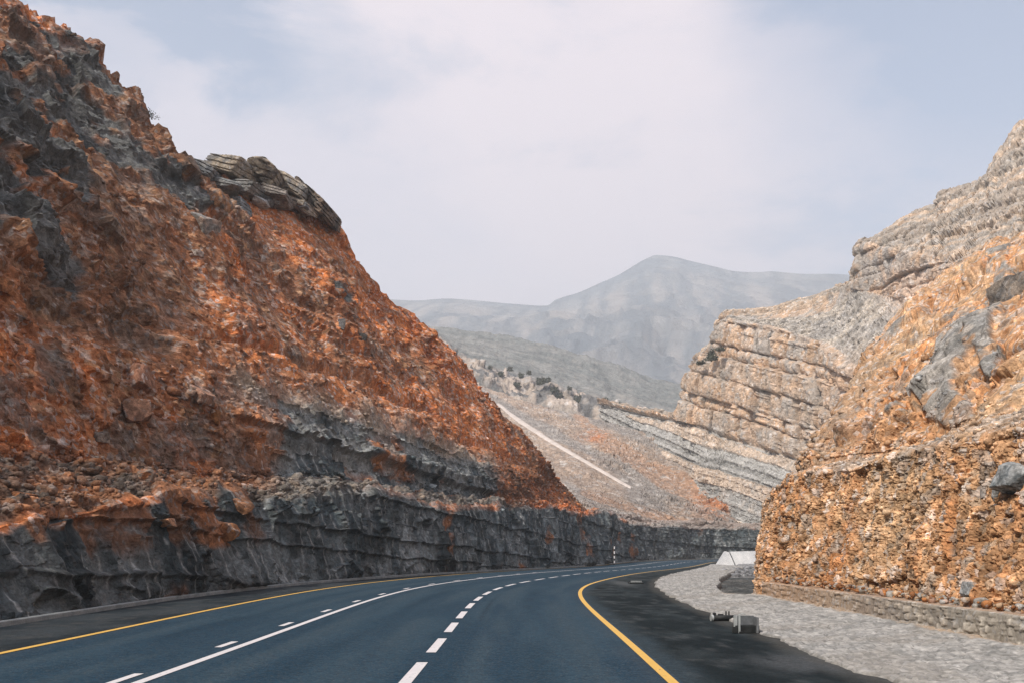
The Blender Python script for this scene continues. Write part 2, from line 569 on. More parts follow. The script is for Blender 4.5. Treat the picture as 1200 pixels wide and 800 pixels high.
def road_tint(G, S_, off):
    z = np.zeros(G.shape, np.float32)
    P = np.stack([off * 1.0, S_ * .06, S_ * 0], -1)
    n = fbm(P * np.float32(2.2), 4, 1301); n2 = fbm(np.stack([off, S_ * .5, S_ * 0], -1), 4, 1302)
    wheel = sum(np.exp(-((off - w) / .33) ** 2) for w in (1.0, 2.75, -1.0, -2.8, -4.9, -6.6))
    c = mix(z + (0.0165, 0.041, 0.066), (0.024, 0.052, 0.078), sstep(-.35, .35, n + .4 * n2))
    c = mix(c, (0.034, 0.058, 0.078), np.clip(wheel, 0, 1) * .6 * sstep(-.5, .3, n))
    oil = sum(np.exp(-((off - w) / .28) ** 2) for w in (1.85, -1.9, -5.7))
    c = mix(c, (0.009, 0.026, 0.044), oil * .45 * sstep(-.3, .4, n2))
    seam = np.exp(-((off - .55 - .03 * n) / .035) ** 2) + np.exp(-((off + 3.3) / .035) ** 2)
    c = mix(c, (0.006, 0.016, 0.028), np.clip(seam, 0, 1) * .5)
    dust = sstep(3.1, 3.75, off + .5 * n2) * .35 + sstep(-7.0, -7.7, off + .5 * n2) * .3
    c = mix(c, (0.05, 0.062, 0.075), dust)
    return c
def black_tint(G, S_, off):
    z = np.zeros(G.shape, np.float32)
    n = fbm(G * np.array([.9, .55, 1], np.float32), 5, 1311, .6); n2 = fbm(G * np.array([3.0, 1.6, 1], np.float32), 4, 1312)
    c = mix(z + (0.008, 0.014, 0.017), (0.026, 0.036, 0.041), sstep(-.25, .4, n + .35 * n2))
    c = mix(c, (0.05, 0.056, 0.06), sstep(.22, .5, n2 + .4 * n) * .6)
    px_, py_ = proj(G)
    patch = np.exp(-((G[..., 0] - 4.75) / .7) ** 2 - ((G[..., 1] - 16.6) / 1.3) ** 2)
    c = mix(c, (0.058, 0.066, 0.073), np.clip(patch * 1.3 * sstep(-.5, .1, n2 + patch * .3), 0, .85))
    c = mix(c, (0.030, 0.048, 0.062), sstep(4.4, 3.9, off + .5 * n) * .8)
    edge = sstep(.5, .05, (sh_off(S_.reshape(-1)).reshape(S_.shape) - off) + .3 * n2)
    c = mix(c, (0.085, 0.082, 0.075), edge * .5)
    patch2 = np.exp(-((G[..., 0] - 5.6) / .5) ** 2 - ((G[..., 1] - 52) / 4.0) ** 2)
    c = mix(c, (0.075, 0.085, 0.09), np.clip(patch2, 0, .8))
    return c
def grey_tint(G, S_, off):
    z = np.zeros(G.shape, np.float32)
    n = fbm(G * np.array([.8, .4, 1], np.float32), 5, 1321); n2 = fbm(G * np.float32(3), 3, 1322)
    c = mix(z + (0.018, 0.026, 0.032), (0.034, 0.043, 0.050), sstep(-.3, .3, n + .3 * n2))
    return mix(c, (0.075, 0.070, 0.064), sstep(.1, .5, n2) * .35)
tinted_strip('road', lambda s: kerb_off(s), 3.9, 0.0, 110, road_tint)
tinted_strip('road_shoulder', lambda s: kerb_off(s) + 0.02, -7.72, 0.004, 26, grey_tint)
tinted_strip('road_shoulder', 3.86, lambda s: sh_off(s) + 0.2, 0.004, 44, black_tint)

def marks_join(name, pieces, mat):
    bm = bmesh.new()
    for s0, s1, o0, o1 in pieces:
        n = max(1, int(round((s1 - s0) / 0.7)))
        s = np.linspace(s0, s1, n + 1)
        A = road_pt(s, o0, 0.009); B = road_pt(s, o1, 0.009)
        va = [bm.verts.new(p) for p in A]; vb = [bm.verts.new(p) for p in B]
        for k in range(n):
            bm.faces.new((va[k], vb[k], vb[k + 1], va[k + 1]))
    return struct(part(name, bm, mat))
struct(strip('centre_line', S0, S1, -3.78, -3.62, 0.009, M_white, 0.5))
struct(strip('edge_line', S0, S1, 3.64, 3.79, 0.010, M_yellow, 0.5))
struct(strip('edge_line', S0, S1, -7.66, -7.50, 0.010, M_yellow, 0.5))
sb = float(s_of_Y(13.9))
pcs = []
s = sb - 4.3 * 15
while s < S1 - 5:
    if s > 0:
        pcs.append((s, s + 2.75, -0.09, 0.09))
    s += 4.3
marks_join('lane_dashes', pcs, M_white)
sb = float(s_of_Y(14.0))
pcs = []
s = sb - 5.1 * 12
while s < s_of_Y(75):
    if s > 0:
        pcs.append((s, s + 1.15, -4.13, -3.99))
    s += 5.1
marks_join('side_dashes', pcs, M_white)

# kerb on the left
s = np.arange(S0, S1, 0.5)
ko = kerb_off(s)
prof = [(0.0, -0.05), (0.0, 0.11), (-0.02, 0.13), (-0.16, 0.13), (-0.18, 0.11), (-0.18, -0.3)]
G = np.stack([road_pt(s, ko + a, b) for a, b in prof], 1)
struct(grid_mesh('kerb', G, M_kerb, up=(1, 0, 0.4), shade=False))

# ground: one sheet out to the horizon
gx = np.unique(np.concatenate([np.linspace(-5200, -200, 20), np.linspace(-200, 300, 60), np.linspace(300, 5200, 20)]))
gy = np.unique(np.concatenate([np.linspace(-1500, -60, 12), np.linspace(-60, 350, 60), np.linspace(350, 6200, 20)]))
GX, GY = np.meshgrid(gx, gy, indexing='ij')
Gg = np.stack([GX, GY, np.full(GX.shape, -0.12) - 0.50 * sstep(50, 115, GY)], -1)
struct(grid_mesh('ground', Gg, M_ground, up=(0, 0, 1)))

# ------------------------------------------------------------------ left cut cliff
SIL = np.array([(-1500, -200), (-400, -150), (-100, -20), (0, 10), (25, 15), (45, 25), (72, 33), (86, 44), (97, 58), (112, 72), (126, 92), (143, 103), (146, 120), (158, 146), (172, 158),
                (190, 171), (205, 182), (216, 190), (228, 200), (250, 203), (275, 204), (300, 210), (330, 219), (350, 230), (372, 248), (388, 268), (391, 284), (400, 296), (410, 305), (421, 317),
                (432, 330), (446, 340), (458, 344), (470, 350), (484, 360), (493, 370), (500, 384), (508, 393), (520, 405), (532, 418), (545, 434), (558, 450), (574, 470), (592, 492),
                (606, 505), (620, 520), (632, 540), (642, 554), (652, 571), (662, 580), (680, 594), (700, 603), (760, 612)], float)
def crest(px, Y):
    return at(px, np.interp(px, SIL[:, 0], SIL[:, 1]), Y)
ST = [  # Y on the road, d1, z1, d2, z2, d3, z3, crest
    (-55, 1.0, 2.6, 4.5, 4.0, 9.0, 10, (-32, -60, 29)), (-25, 1.0, 2.6, 4.5, 4.0, 9.0, 10, (-32, -25, 30)),
    (0, 1.0, 2.6, 4.5, 4.0, 8.5, 10, (-32, 2, 31)), (10, 1.0, 2.6, 4.5, 4.0, 8.0, 10, (-32, 20, 32)),
    (16, 1.0, 2.6, 4.5, 3.9, 8.0, 10, (-31.5, 33, 33)), (24, 1.0, 2.7, 4.6, 4.0, 8.0, 10, (-31, 44, 33.5)),
    (33, 1.0, 3.2, 4.5, 4.5, 7.4, 10.3, 'c-80,54'), (44, 0.9, 4.3, 4.2, 5.0, 6.5, 10.6, 'c30,62'),
    (53, 0.8, 4.6, 3.1, 5.3, 5.3, 10.7, 'c130,68'), (60, 0.8, 4.6, 2.6, 5.3, 4.8, 10.5, 'c190,73'), (66, 0.8, 4.7, 2.3, 5.4, 4.5, 10.3, 'c240,78'),
    (73, 0.8, 4.8, 2.2, 5.4, 4.3, 10.0, 'c320,85'), (80, 0.8, 4.9, 2.1, 5.5, 4.1, 9.8, 'c389,92'),
    (88, 0.8, 5.0, 1.9, 5.6, 3.8, 9.6, 'c445,95'), (96, 0.8, 5.2, 1.8, 5.7, 3.4, 9.2, 'c500,99'),
    (103, 0.8, 5.4, 1.8, 5.8, 3.1, 8.7, 'c550,104'), (110, 0.8, 5.5, 1.8, 5.9, 2.8, 8.0, 'c600,109'),
    (118, 0.8, 5.5, 1.8, 5.8, 2.5, 7.0, 'c642,115'), (126, 0.8, 5.5, 1.8, 5.7, 2.5, 6.2, 'c672,122'),
    (137, 0.8, 5.5, 2.0, 5.7, 3.0, 5.95, 'd5,6.2'), (149, 0.8, 5.4, 2.0, 5.6, 3.5, 5.9, 'd6,6.3'),
    (166, 0.8, 5.3, 2.0, 5.5, 3.5, 5.8, 'd6,6.2'), (182, 0.8, 5.0, 2.0, 5.2, 3.5, 5.5, 'd6,5.9'), (194, 0.8, 4.6, 2.0, 4.8, 3.5, 5.0, 'd6,5.4')]
K = []
for (Y, d1, z1, d2, z2, d3, z3, c) in ST:
    s = s_of_Y(Y) if Y < 190 else SS[-1] - 4
    ko_ = float(kerb_off(np.array([s]))[0]) - 0.22
    zb = zroad(float(np.interp(s, SS, PY)))
    def pt(d, z):
        p = road_pt(s, ko_ - d)[0]; p[2] = z + (0 if z > 0.5 else zb); return p
    if isinstance(c, str):
        a, b = map(float, c[1:].split(','))
        cp = crest(a, b) if c[0] == 'c' else pt(a, b)
    else:
        cp = np.array(c, float)
    rr_ = np.random.RandomState(int(Y) + 100)
    z1 += rr_.uniform(-.45, .5); d1 += rr_.uniform(-.1, .35); z2 = max(z2, z1 + .2)
    n = pt(1, 9) - pt(0, 9)
    low = cp[2] < 6.5
    K.append([pt(-0.02, -0.3), pt(0.15, 0.4), pt(d1, z1), pt(d2, z2), pt(d3, z3), cp, cp + n * 5 + (0, 0, -1.2 if not low else 0.3), cp + n * 22 + (0, 0, -7 if not low else 1.0), cp + n * 60 + (0, 0, -cp[2] - 1)])
kY = np.array([k[1][1] for k in K]); cY = np.maximum.accumulate(np.array([k[5][1] for k in K]) + np.arange(len(K)) * 1e-3)
def warpL(u, v):
    """keep the mesh lines square to the face: run each row by its distance along the road"""
    tgt = np.interp(u, np.arange(len(kY)), kY)
    w = np.interp(tgt, cY, np.arange(len(cY)))
    return u + (w - u) * np.interp(v, [4, 5, 8], [0, 1, 1])
G, U, V = loft(K, 1250, 860, warp=warpL)
N = normals(G, (0, 30, 5))
px, py = proj(G)
side = sstep(0.0, 1.2, V)                       # calm at the foot
wn1 = fbm(G * np.array([.18, .18, .5], np.float32), 3, 33)
lowwall = sstep(2.10, 1.98, V + .55 * wn1 * sstep(420, 300, px) + .16 * wn1)
second = sstep(2.9, 3.05, V) * sstep(4.08, 3.95, V) * sstep(255, 285, px + 6 * vnoise(G * 0.6, 3)) * sstep(588, 570, px + 5 * vnoise(G * 0.6, 4))
bench = sstep(1.97, 2.1, V) * sstep(3.05, 2.8, V)
slope = sstep(3.9, 4.1, V)
# large and middle forms
back = sstep(5.0, 5.5, V)
big = fbm(G * np.float32(0.09), 3, 11) * 1.8 + ridged(G * np.array([0.22, 0.22, 0.12], np.float32), 3, 21) * 0.55
near_crest = np.exp(-((V - 5) / 0.22) ** 2)
D = big * slope * (1 - 0.6 * near_crest) * (1 - back * 0.5)
D += (1 - slope) * (fbm(G * np.float32(0.16), 3, 31) * 0.9 + ridged(G * np.array([.3, .3, .07], np.float32), 3, 35) * .35) * side
G = G + N * D[..., None]
N = smooth(normals(G, (0, 30, 5)), 3)
# terraces in the slope (bedding), broken
b = G[..., 2] + 0.10 * G[..., 1] * 0.3 + 1.1 * fbm(G * np.float32(0.15), 2, 41)
ter = (np.abs(((b / 3.1) % 1) - 0.5) * 2)
D = slope * (ter - 0.5) * 0.55 * sstep(-0.2, 0.3, fbm(G * np.float32(0.12), 2, 43)) * (1 - back)
bl = np.interp(px, [60, 120, 250, 400, 510, 640], [330, 352, 395, 441, 490, 562])
dyb = (py - bl) + 8 * vnoise(G * np.float32(.3), 47)
berm = np.exp(-(dyb / 5.0) ** 2) * slope * sstep(90, 180, px) * sstep(650, 600, px)
below = sstep(2, 8, dyb) * sstep(62, 42, dyb) * slope * sstep(180, 260, px) * sstep(650, 600, px)
D += berm * .55 - below * .25
earth = np.clip(sstep(230, 360, px + 40 * fbm(G * np.float32(.12), 2, 49)) * .55 + below * .4, 0, .85) * slope
f1, q1, q1b, e1 = facets(G, 2.4, 51, 0.7, (1, 1, 1.25))
f2, q2, q2b, e2 = facets(G, 0.95, 61, 0.8, (1, 1, 1.3))
f3, q3, q3b, e3 = facets(G, 0.38, 71, 0.9, (1, 1, 1.3))
rub = fbm(G * np.float32(0.2), 3, 81)           # blocky or earthy
# dark slabby outcrops towards the upper left
outm = fbm(G * np.array([0.16, 0.16, 0.28], np.float32), 4, 91)
upleft = sstep(330, 60, px + 0.15 * py) * sstep(520, 380, py) 
slab = sstep(0.10, 0.20, outm + .07 * sstep(190, 90, px) * sstep(430, 330, py) - .10 * sstep(300, 380, px) * sstep(500, 450, py) + 0.34 * upleft - 0.27 + 0.10 * vnoise(G * np.float32(1.3), 92)) * slope
blk = np.clip(sstep(-0.3, 0.3, rub) + 0.6 * upleft, 0, 1)
D += slope * (f1 * 0.34 * blk + f2 * (0.10 + 0.30 * blk) + f3 * (0.24 + 0.26 * blk)) * (1 - .62 * earth) * (1 - 0.5 * back)
D += slope * slab * 0.25
# walls: vertical fractured slabs
fw, qw, qwb, ew = facets(G, 1.7, 101, 0.55, (1.0, 1.0, 0.55))
fw2, qw2, qw2b, ew2 = facets(G, 0.5, 111, 0.6, (1.0, 1.0, 0.8))
wall = (lowwall + second).clip(0, 1) * side
bz = G[..., 2] + .05 * G[..., 1] + .25 * fbm(G * np.float32(.25), 2, 107)
kz = bz / 1.35 + .3 * np.sin(bz * 1.1)
fz = kz - np.floor(kz); iz_ = np.floor(kz).astype(np.int64)
rz_ = _h(iz_, iz_ * 7, iz_ * 0, 109)
seam = 1 - sstep(0, .07, fz) * sstep(1, .94, fz)
D += wall * (fw * (0.30 - .12 * second) + fw2 * (0.20 - .08 * second) + (rz_ - .5) * (.42 + .45 * second) - seam * (.16 + .12 * second))
D += bench * (f1 * .14 + f2 * 0.25 + f3 * 0.35) 
D += (1 - wall) * (1 - slope) * (1 - bench) * (f2 * 0.25 + f3 * 0.35) * side
led = np.exp(-((V - 3.45) / 0.05) ** 2) * second
D -= led * 0.35
D += fbm(G * np.float32(3.0), 3, 121) * 0.07 * side
D += near_crest * (f1 * .12)
D = .5 * D + .5 * smooth(D, 1)
G = G + N * D[..., None]
# --- colours
n_big = fbm(G * np.float32(0.11), 4, 201)
n_mid = fbm(G * np.float32(0.5), 4, 211)
n_fine = fbm(G * np.float32(2.2), 3, 221)
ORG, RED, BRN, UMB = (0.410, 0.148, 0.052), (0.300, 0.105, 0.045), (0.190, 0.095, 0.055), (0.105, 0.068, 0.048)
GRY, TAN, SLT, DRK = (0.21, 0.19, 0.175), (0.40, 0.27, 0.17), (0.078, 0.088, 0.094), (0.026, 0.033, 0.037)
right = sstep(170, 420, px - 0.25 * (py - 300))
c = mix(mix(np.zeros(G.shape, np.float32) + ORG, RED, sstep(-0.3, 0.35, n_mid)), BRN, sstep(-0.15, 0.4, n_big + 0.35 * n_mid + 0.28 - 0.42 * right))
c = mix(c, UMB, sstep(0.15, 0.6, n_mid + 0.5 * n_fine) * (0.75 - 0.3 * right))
c = mix(c, (0.46, 0.165, 0.055), sstep(0.12, 0.5, fbm(G * np.float32(0.3), 3, 225)) * 0.8 * right)
c = mix(c, TAN, sstep(0.80, 0.9, q3b) * 0.42)
c = mix(c, GRY, (q2b > 0.90) * 0.55 * (q3 > 0.3))
c = mix(c, (0.30, 0.29, 0.28), sstep(0.93, 0.96, q3) * 0.5)
c = mix(c, (0.10, 0.09, 0.085), (q1b > 0.84) * (1 - right) * 0.6)
c = mix(c, (0.33, 0.130, 0.052), below * .6)
c = mix(c, (0.42, 0.22, 0.12), berm * .5)
c = c * (0.70 + 0.6 * q3[..., None]) * (0.82 + 0.36 * q2[..., None])
sl = mix(np.zeros(G.shape, np.float32) + SLT, (0.105, 0.118, 0.125), sstep(-0.2, 0.5, n_mid))
sl = mix(sl, DRK, sstep(0.1, 0.5, fbm(G * np.float32(0.8), 3, 231)))
sl = sl * (0.65 + 0.7 * q2[..., None])
sl = mix(sl, (0.30, 0.32, 0.33), sstep(0.14, 0.03, np.abs((((G[..., 0] * .5 + G[..., 1]) / 1.1 + .5 * vnoise(G * np.float32(.5), 258)) % 1) - .5) * 2) * sstep(0, .3, n_mid) * .55)
c = mix(c, sl, slab * sstep(0.15, 0.3, q2b + 0.2))
# brown lower-left rubble
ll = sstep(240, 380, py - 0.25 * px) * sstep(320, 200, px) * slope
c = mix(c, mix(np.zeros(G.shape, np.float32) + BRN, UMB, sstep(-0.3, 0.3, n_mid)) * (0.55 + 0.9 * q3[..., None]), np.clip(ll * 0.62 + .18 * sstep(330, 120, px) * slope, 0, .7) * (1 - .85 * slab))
# walls
wp = G * np.array([1, 1, 0.22], np.float32)
sa = fbm(wp * np.float32(0.7), 4, 241)
st = G[..., 1] * 0.9 + G[..., 0] * 0.25 + G[..., 2] * 0.22
drill = np.abs(((st / 0.80 + 0.5 * vnoise(G * np.array([.12, .12, .02], np.float32), 251)) % 1) - 0.5) * 2
drill = sstep(0.16, 0.05, drill) * sstep(-0.15, 0.2, fbm(G * np.array([0.5, 0.5, 0.9], np.float32), 3, 252) + 0.06)
wc = mix(np.zeros(G.shape, np.float32) + (0.045, 0.062, 0.073), (0.140, 0.163, 0.176), sstep(-0.35, 0.5, sa + 0.3 * n_mid))
wc = mix(wc, (0.19, 0.20, 0.205), sstep(0.2, 0.55, fbm(wp * np.float32(1.9), 4, 243)) * 0.6)
wc = mix(wc, DRK, sstep(0.15, 0.5, fbm(G * np.float32(0.45), 4, 245)) * 0.8)
wc = wc * (1 - .38 * sstep(360, 180, px))[..., None]
wc = wc * (0.7 + 0.6 * qw2[..., None]) * (0.8 + 0.4 * qw[..., None])
wc = mix(wc, (0.34, 0.36, 0.37), drill * 0.55)
wc = mix(wc, (0.02, 0.023, 0.025), seam * .55)
orp = sstep(0.05, 0.25, fbm(G * np.array([0.22, 0.22, 0.35], np.float32), 4, 261) + 0.55 * np.exp(-((px - 265 - 0.3 * (py - 620)) / 62) ** 2 - ((py - 625) / 40) ** 2)
            + 0.5 * np.exp(-((px - 518) / 8) ** 2) - 0.28 + 0.15 * sstep(590, 540, py)) 
orp = np.clip(orp * (1 - .75 * sstep(215, 175, px)) + .9 * sstep(.05, .25, n_mid + .9 * (V - 1.72)) * sstep(330, 300, px) * sstep(1.3, 1.6, V), 0, 1)
wc = mix(wc, mix(np.zeros(G.shape, np.float32) + (0.27, 0.115, 0.05), (0.12, 0.06, 0.035), sstep(-0.2, 0.4, n_mid)), orp * 0.9)
w2 = mix(wc, np.zeros(G.shape, np.float32) + (0.165, 0.175, 0.175), sstep(-0.35, 0.2, sa + 0.5 * (3.75 - V) * -1) * 0.6)
c = mix(c, wc, lowwall)
c = mix(c, w2, second)
topband = np.exp(-((V - 3.97) / 0.10) ** 2) * sstep(255, 285, px) * sstep(588, 570, px)
c = mix(c, (0.26, 0.22, 0.18), topband * 0.8 * sstep(-0.3, 0.2, n_mid))
bc = mix(np.zeros(G.shape, np.float32) + (0.085, 0.072, 0.065), (0.20, 0.10, 0.06), sstep(0.0, 0.4, n_mid)) * (0.5 + 1.0 * q3[..., None])
bc = mix(bc, np.zeros(G.shape, np.float32) + (0.34, 0.115, 0.045), sstep(595, 640, px) * sstep(705, 680, px))
bc = mix(bc, np.zeros(G.shape, np.float32) + (0.20, 0.20, 0.20), sstep(690, 715, px))
bc = mix(bc, mix(np.zeros(G.shape, np.float32) + (0.10, 0.105, 0.105), (0.19, 0.17, 0.15), sstep(-.2, .3, n_fine)), sstep(290, 330, px) * sstep(600, 575, px) * .8)
bc = mix(bc, mix(np.zeros(G.shape, np.float32) + (0.26, 0.125, 0.065), (0.14, 0.085, 0.06), sstep(-.2, .3, n_fine)), sstep(330, 290, px) * sstep(-.25, .2, n_mid + .3 * q3b - .1) * .85)
c = mix(c, bc, bench)
farb = sstep(700, 716, px) * (V > 2.05)
c = mix(c, (0.22, 0.205, 0.195), farb * 0.9)
# nose at the far end of the cliff, tinted dark brown
nose = np.exp(-((px - 610) / 42) ** 4 - ((py - 566) / 30) ** 4) * (.55 + .45 * sstep(-.3, .2, fbm(G * np.float32(.35), 3, 277))) * sstep(2.3, 2.8, V)
c = c * (1.20 + .22 * second + .12 * lowwall)[..., None] * np.array([1.03, 1.0, .96], np.float32)
c = mix(c, mix(np.zeros(G.shape, np.float32) + (0.060, 0.036, 0.027), (0.20, 0.085, 0.04), sstep(0, .45, n_mid + .5 * n_fine)), nose * .88)
GL = G.copy(); CL = c.copy(); VL = V.copy()
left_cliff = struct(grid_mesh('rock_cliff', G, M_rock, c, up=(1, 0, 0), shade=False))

# ------------------------------------------------------------------ right near cliff
def z4(z): return z
KR = [  # foot, lip, bench inner, crest, back
    [(8.9, -50, .3), (10.2, -50, 4.2), (14, -50, 5.6), (45, -40, 32), (75, -40, 40)],
    [(8.9, -10, .3), (10.2, -10, 4.2), (14, -8, 5.6), (45, 20, 32), (75, 20, 40)],
    [(8.9, 8, .3), (10.1, 8, 4.2), (14, 10, 5.6), (44, 46, 30), (72, 50, 38)],
    [(8.9, 17, .3), (10.0, 17.6, 4.2), (13.6, 22, 5.6), at(1235, 250, 70), (62, 74, 30)],
    [(8.9, 22, .3), (9.95, 22.6, 4.2), (13.6, 29, 5.6), at(1170, 285, 70), (54, 78, 26)],
    [(8.9, 27, .3), (9.85, 27.4, 4.2), at(1085, 528, 35), at(1105, 318, 67), (48, 82, 22)],
    [(8.9, 32, .3), (9.7, 32.4, 4.2), at(1030, 536, 40), at(1040, 385, 63), (42, 82, 17)],
    [(8.9, 35.5, .3), at(922, 560, 35.8), at(980, 543, 43), at(1004, 445, 59), (36, 80, 12)],
    [(8.95, 37.6, .0), at(905, 576, 38.6), at(950, 549, 45), at(990, 505, 55), (32, 78, 9)],
    [(9.7, 40.0, -.2), at(900, 592, 41.5), at(945, 556, 47), at(976, 538, 54), (30, 76, 7)],
    [(12.0, 46, -.2), (13.6, 47.5, 3.4), (15.8, 50, 4.6), (19, 55, 5.6), (30, 75, 6.5)],
    [(17.5, 58, -.2), (19, 58.8, 3.2), (21, 60, 4.2), (24, 63, 5), (34, 76, 6)],
    [(26, 74, -.3), (27, 75, 3), (29, 76, 4), (32, 79, 5), (40, 90, 6)],
    [(40, 92, -.3), (41, 93, 3), (43, 94, 4), (46, 97, 5), (56, 110, 6)]]
KR = [[np.array(p, float) for p in st] for st in KR]
KR = [[st[0] - np.array((0.05, 0, 0.8))] + st for st in KR]
def warpR(u, v):
    w = np.interp(u, [0, 2, 6, 7, 8, 9, 13], [0, 1.2, 3.2, 5, 7.5, 9, 13])
    return u + (w - u) * np.interp(v, [3, 4, 5], [0, 1, 1])
G, U, V = loft(KR, 1050, 760, warp=warpR)
N = normals(G, (0, 30, 5))
px, py = proj(G)
face = sstep(2.05, 1.95, V)
bench = sstep(1.95, 2.08, V) * sstep(3.05, 2.85, V)
upper = sstep(2.9, 3.1, V)
foot = sstep(0.8, 1.15, V)
crestm = np.exp(-((V - 4) / 0.2) ** 2)
D = upper * (fbm(G * np.float32(0.11), 3, 311) * 1.3 + ridged(G * np.array([.3, .3, .15], np.float32), 3, 321) * 0.5) * (1 - .6 * crestm)
D += face * foot * (fbm(G * np.array([.5, .5, .18], np.float32), 3, 331) * 0.42)
D += 0.25 * bench * fbm(G * np.float32(0.4), 2, 341)
G = G + N * D[..., None]
N = smooth(normals(G, (0, 30, 5)), 3)
fu1, qu1, _, _ = facets(G, 3.0, 352, 0.6, (1, 1, 1.1)); fu2, qu2, _, _ = facets(G, 1.2, 353, 0.7)
f1, q1, q1b, e1 = facets(G, 1.6, 351, 0.7, (1, 1, 1.1))
f2, q2, q2b, e2 = facets(G, 0.6, 361, 0.8, (1, 1, 1.1))
f3, q3, q3b, e3 = facets(G, 0.22, 371, 0.9)
f4, q4, q4b, e4 = facets(G, 0.10, 376, 0.9)
fade = sstep(60, 35, G[..., 1])
D = face * foot * (f2 * 0.10 + f3 * 0.20 + f4 * 0.55 * fade) + bench * f2 * 0.12 + upper * (fu1 * 0.24 + fu2 * 0.24 + f2 * 0.14)
rill = ridged(G * np.array([.9, .9, .16], np.float32), 3, 385)
D += face * foot * (rill * .20 + f1 * .07)
D += foot * fbm(G * np.float32(4.0), 3, 381) * 0.04
slabm = fbm(G * np.array([.22, .22, .13], np.float32), 4, 391)
def blob(cx, cy, rx, ry, rot=0.0):
    a = math.radians(rot)
    dx, dy = px - cx, py - cy
    u = dx * math.cos(a) + dy * math.sin(a); v = -dx * math.sin(a) + dy * math.cos(a)
    return np.exp(-(u / rx) ** 2 - (v / ry) ** 2)
greyz = blob(1130, 420, 22, 58, 8) + blob(1105, 470, 16, 30, 5) + blob(1165, 400, 12, 55) + blob(1050, 400, 26, 40, 20) * .6 + blob(1128, 490, 20, 16) + blob(1065, 490, 10, 14) + blob(1185, 330, 16, 30) * .8
slab = sstep(0.60, 0.68, greyz + 0.55 * slabm + 0.55 * fbm(G * np.float32(.6), 3, 395)) * upper
D = D * (1 - 0.5 * slab) + slab * 0.25 * foot
D = D * (1 - upper) + smooth(D, 1) * upper
G = G + N * D[..., None]
n_big = fbm(G * np.float32(0.15), 4, 401); n_mid = fbm(G * np.float32(0.7), 4, 411); n_fine = fbm(G * np.float32(3), 3, 421)
vert = fbm(G * np.array([1.4, 1.4, 0.3], np.float32), 3, 431)
z = np.zeros(G.shape, np.float32)
c = mix(z + (0.52, 0.320, 0.185), (0.50, 0.255, 0.120), sstep(0.0, 0.5, vert + 0.3 * n_mid))
c = mix(c, (0.54, 0.385, 0.25), sstep(-0.25, 0.35, n_big + 0.5 * n_mid))
c = mix(c, (0.56, 0.41, 0.285), sstep(0.25, 0.6, fbm(G * np.float32(0.35), 3, 433)) * 0.7)
c = mix(c, (0.33, 0.17, 0.085), sstep(0.25, 0.65, n_fine + 0.3 * n_mid) * 0.6)
c = mix(c, (0.42, 0.37, 0.31), (q3b > .86) * 0.6)
c = mix(c, (0.30, 0.29, 0.28), (q2b > .90) * 0.6)
c = c * (0.72 + 0.56 * q3[..., None]) * (0.85 + 0.3 * q2[..., None])
gc = mix(z + (0.33, 0.335, 0.335), (0.22, 0.235, 0.245), sstep(-.3, .4, n_mid)) * (0.75 + 0.5 * q2[..., None])
gc = mix(gc, (0.36, 0.35, 0.34), sstep(0.35, 0.6, vert))
gc = mix(gc, (0.48, 0.30, 0.17), sstep(.12, .35, fbm(G * np.float32(1.1), 4, 397)) * .8)
c = mix(c, gc, slab)
bc = mix(z + (0.36, 0.32, 0.28), (0.42, 0.29, 0.19), sstep(-.2, .4, n_mid)) * (0.6 + 0.8 * q3[..., None])
c = mix(c, bc, bench * 0.85)
tanz = sstep(1075, 1010, px + 0.15 * (py - 400)) * upper
c = mix(c, mix(z + (0.40, 0.29, 0.20), (0.31, 0.27, 0.235), sstep(-.2, .3, n_mid)) * (0.8 + .4 * q2[..., None]), tanz * 0.55)
c = mix(c, mix(z + (0.30, 0.26, 0.22), (0.38, 0.23, 0.13), sstep(0, .4, n_mid)), sstep(893, 881, px) * face * 0.75)
GRt = G.copy(); CR = c.copy(); VR = V.copy()
c = c * 1.0
c = c * np.array([.93, .87, .80], np.float32)
right_cliff = struct(grid_mesh('rock_cliff', G, M_rock, c, up=(-1, 0, 0), shade=False))

# ------------------------------------------------------------------ layered hill behind on the right
H2 = [  # px, Y foot, lower strata base, lower ledge, cliff foot, cliff top, band foot, band top, ridge
    (700, 330, 600, 520, 470, 469, 468, 467, 466), (740, 300, 590, 525, 480, 478, 477, 476, 475), (765, 285, 600, 530, 486, 482, 480, 479, 477),
    (797, 268, 615, 540, 493, 486, 484, 482, 480), (808, 262, 616, 545, 496, 440, 438, 437, 436), (820, 256, 618, 548, 500, 419, 416, 414, 412),
    (834, 252, 618, 552, 505, 398, 394, 392, 390), (849, 248, 618, 556, 511, 373, 370, 368, 365), (880, 238, 618, 562, 520, 380, 374, 370, 364),
    (910, 228, 618, 568, 530, 387, 376, 370, 361), (945, 216, 618, 575, 540, 397, 372, 362, 350), (975, 205, 618, 580, 547, 408, 365, 350, 341),
    (1000, 192, 618, 585, 552, 428, 343, 336, 330), (1012, 186, 618, 590, 554, 436, 342, 294, 289), (1035, 175, 618, 590, 556, 444, 346, 292, 270),
    (1060, 160, 618, 590, 560, 450, 352, 296, 254), (1095, 147, 618, 590, 560, 450, 360, 302, 238), (1104, 143, 618, 590, 560, 450, 362, 304, 225),
    (1135, 133, 618, 590, 560, 450, 368, 308, 217), (1156, 128, 618, 590, 560, 450, 370, 308, 203), (1166, 125, 618, 590, 560, 450, 370, 308, 180), (1200, 118, 618, 590, 560, 450, 370, 300, 137),
    (1300, 105, 618, 590, 560, 450, 360, 260, 60), (1500, 90, 618, 590, 560, 420, 300, 200, -60)]
K = []
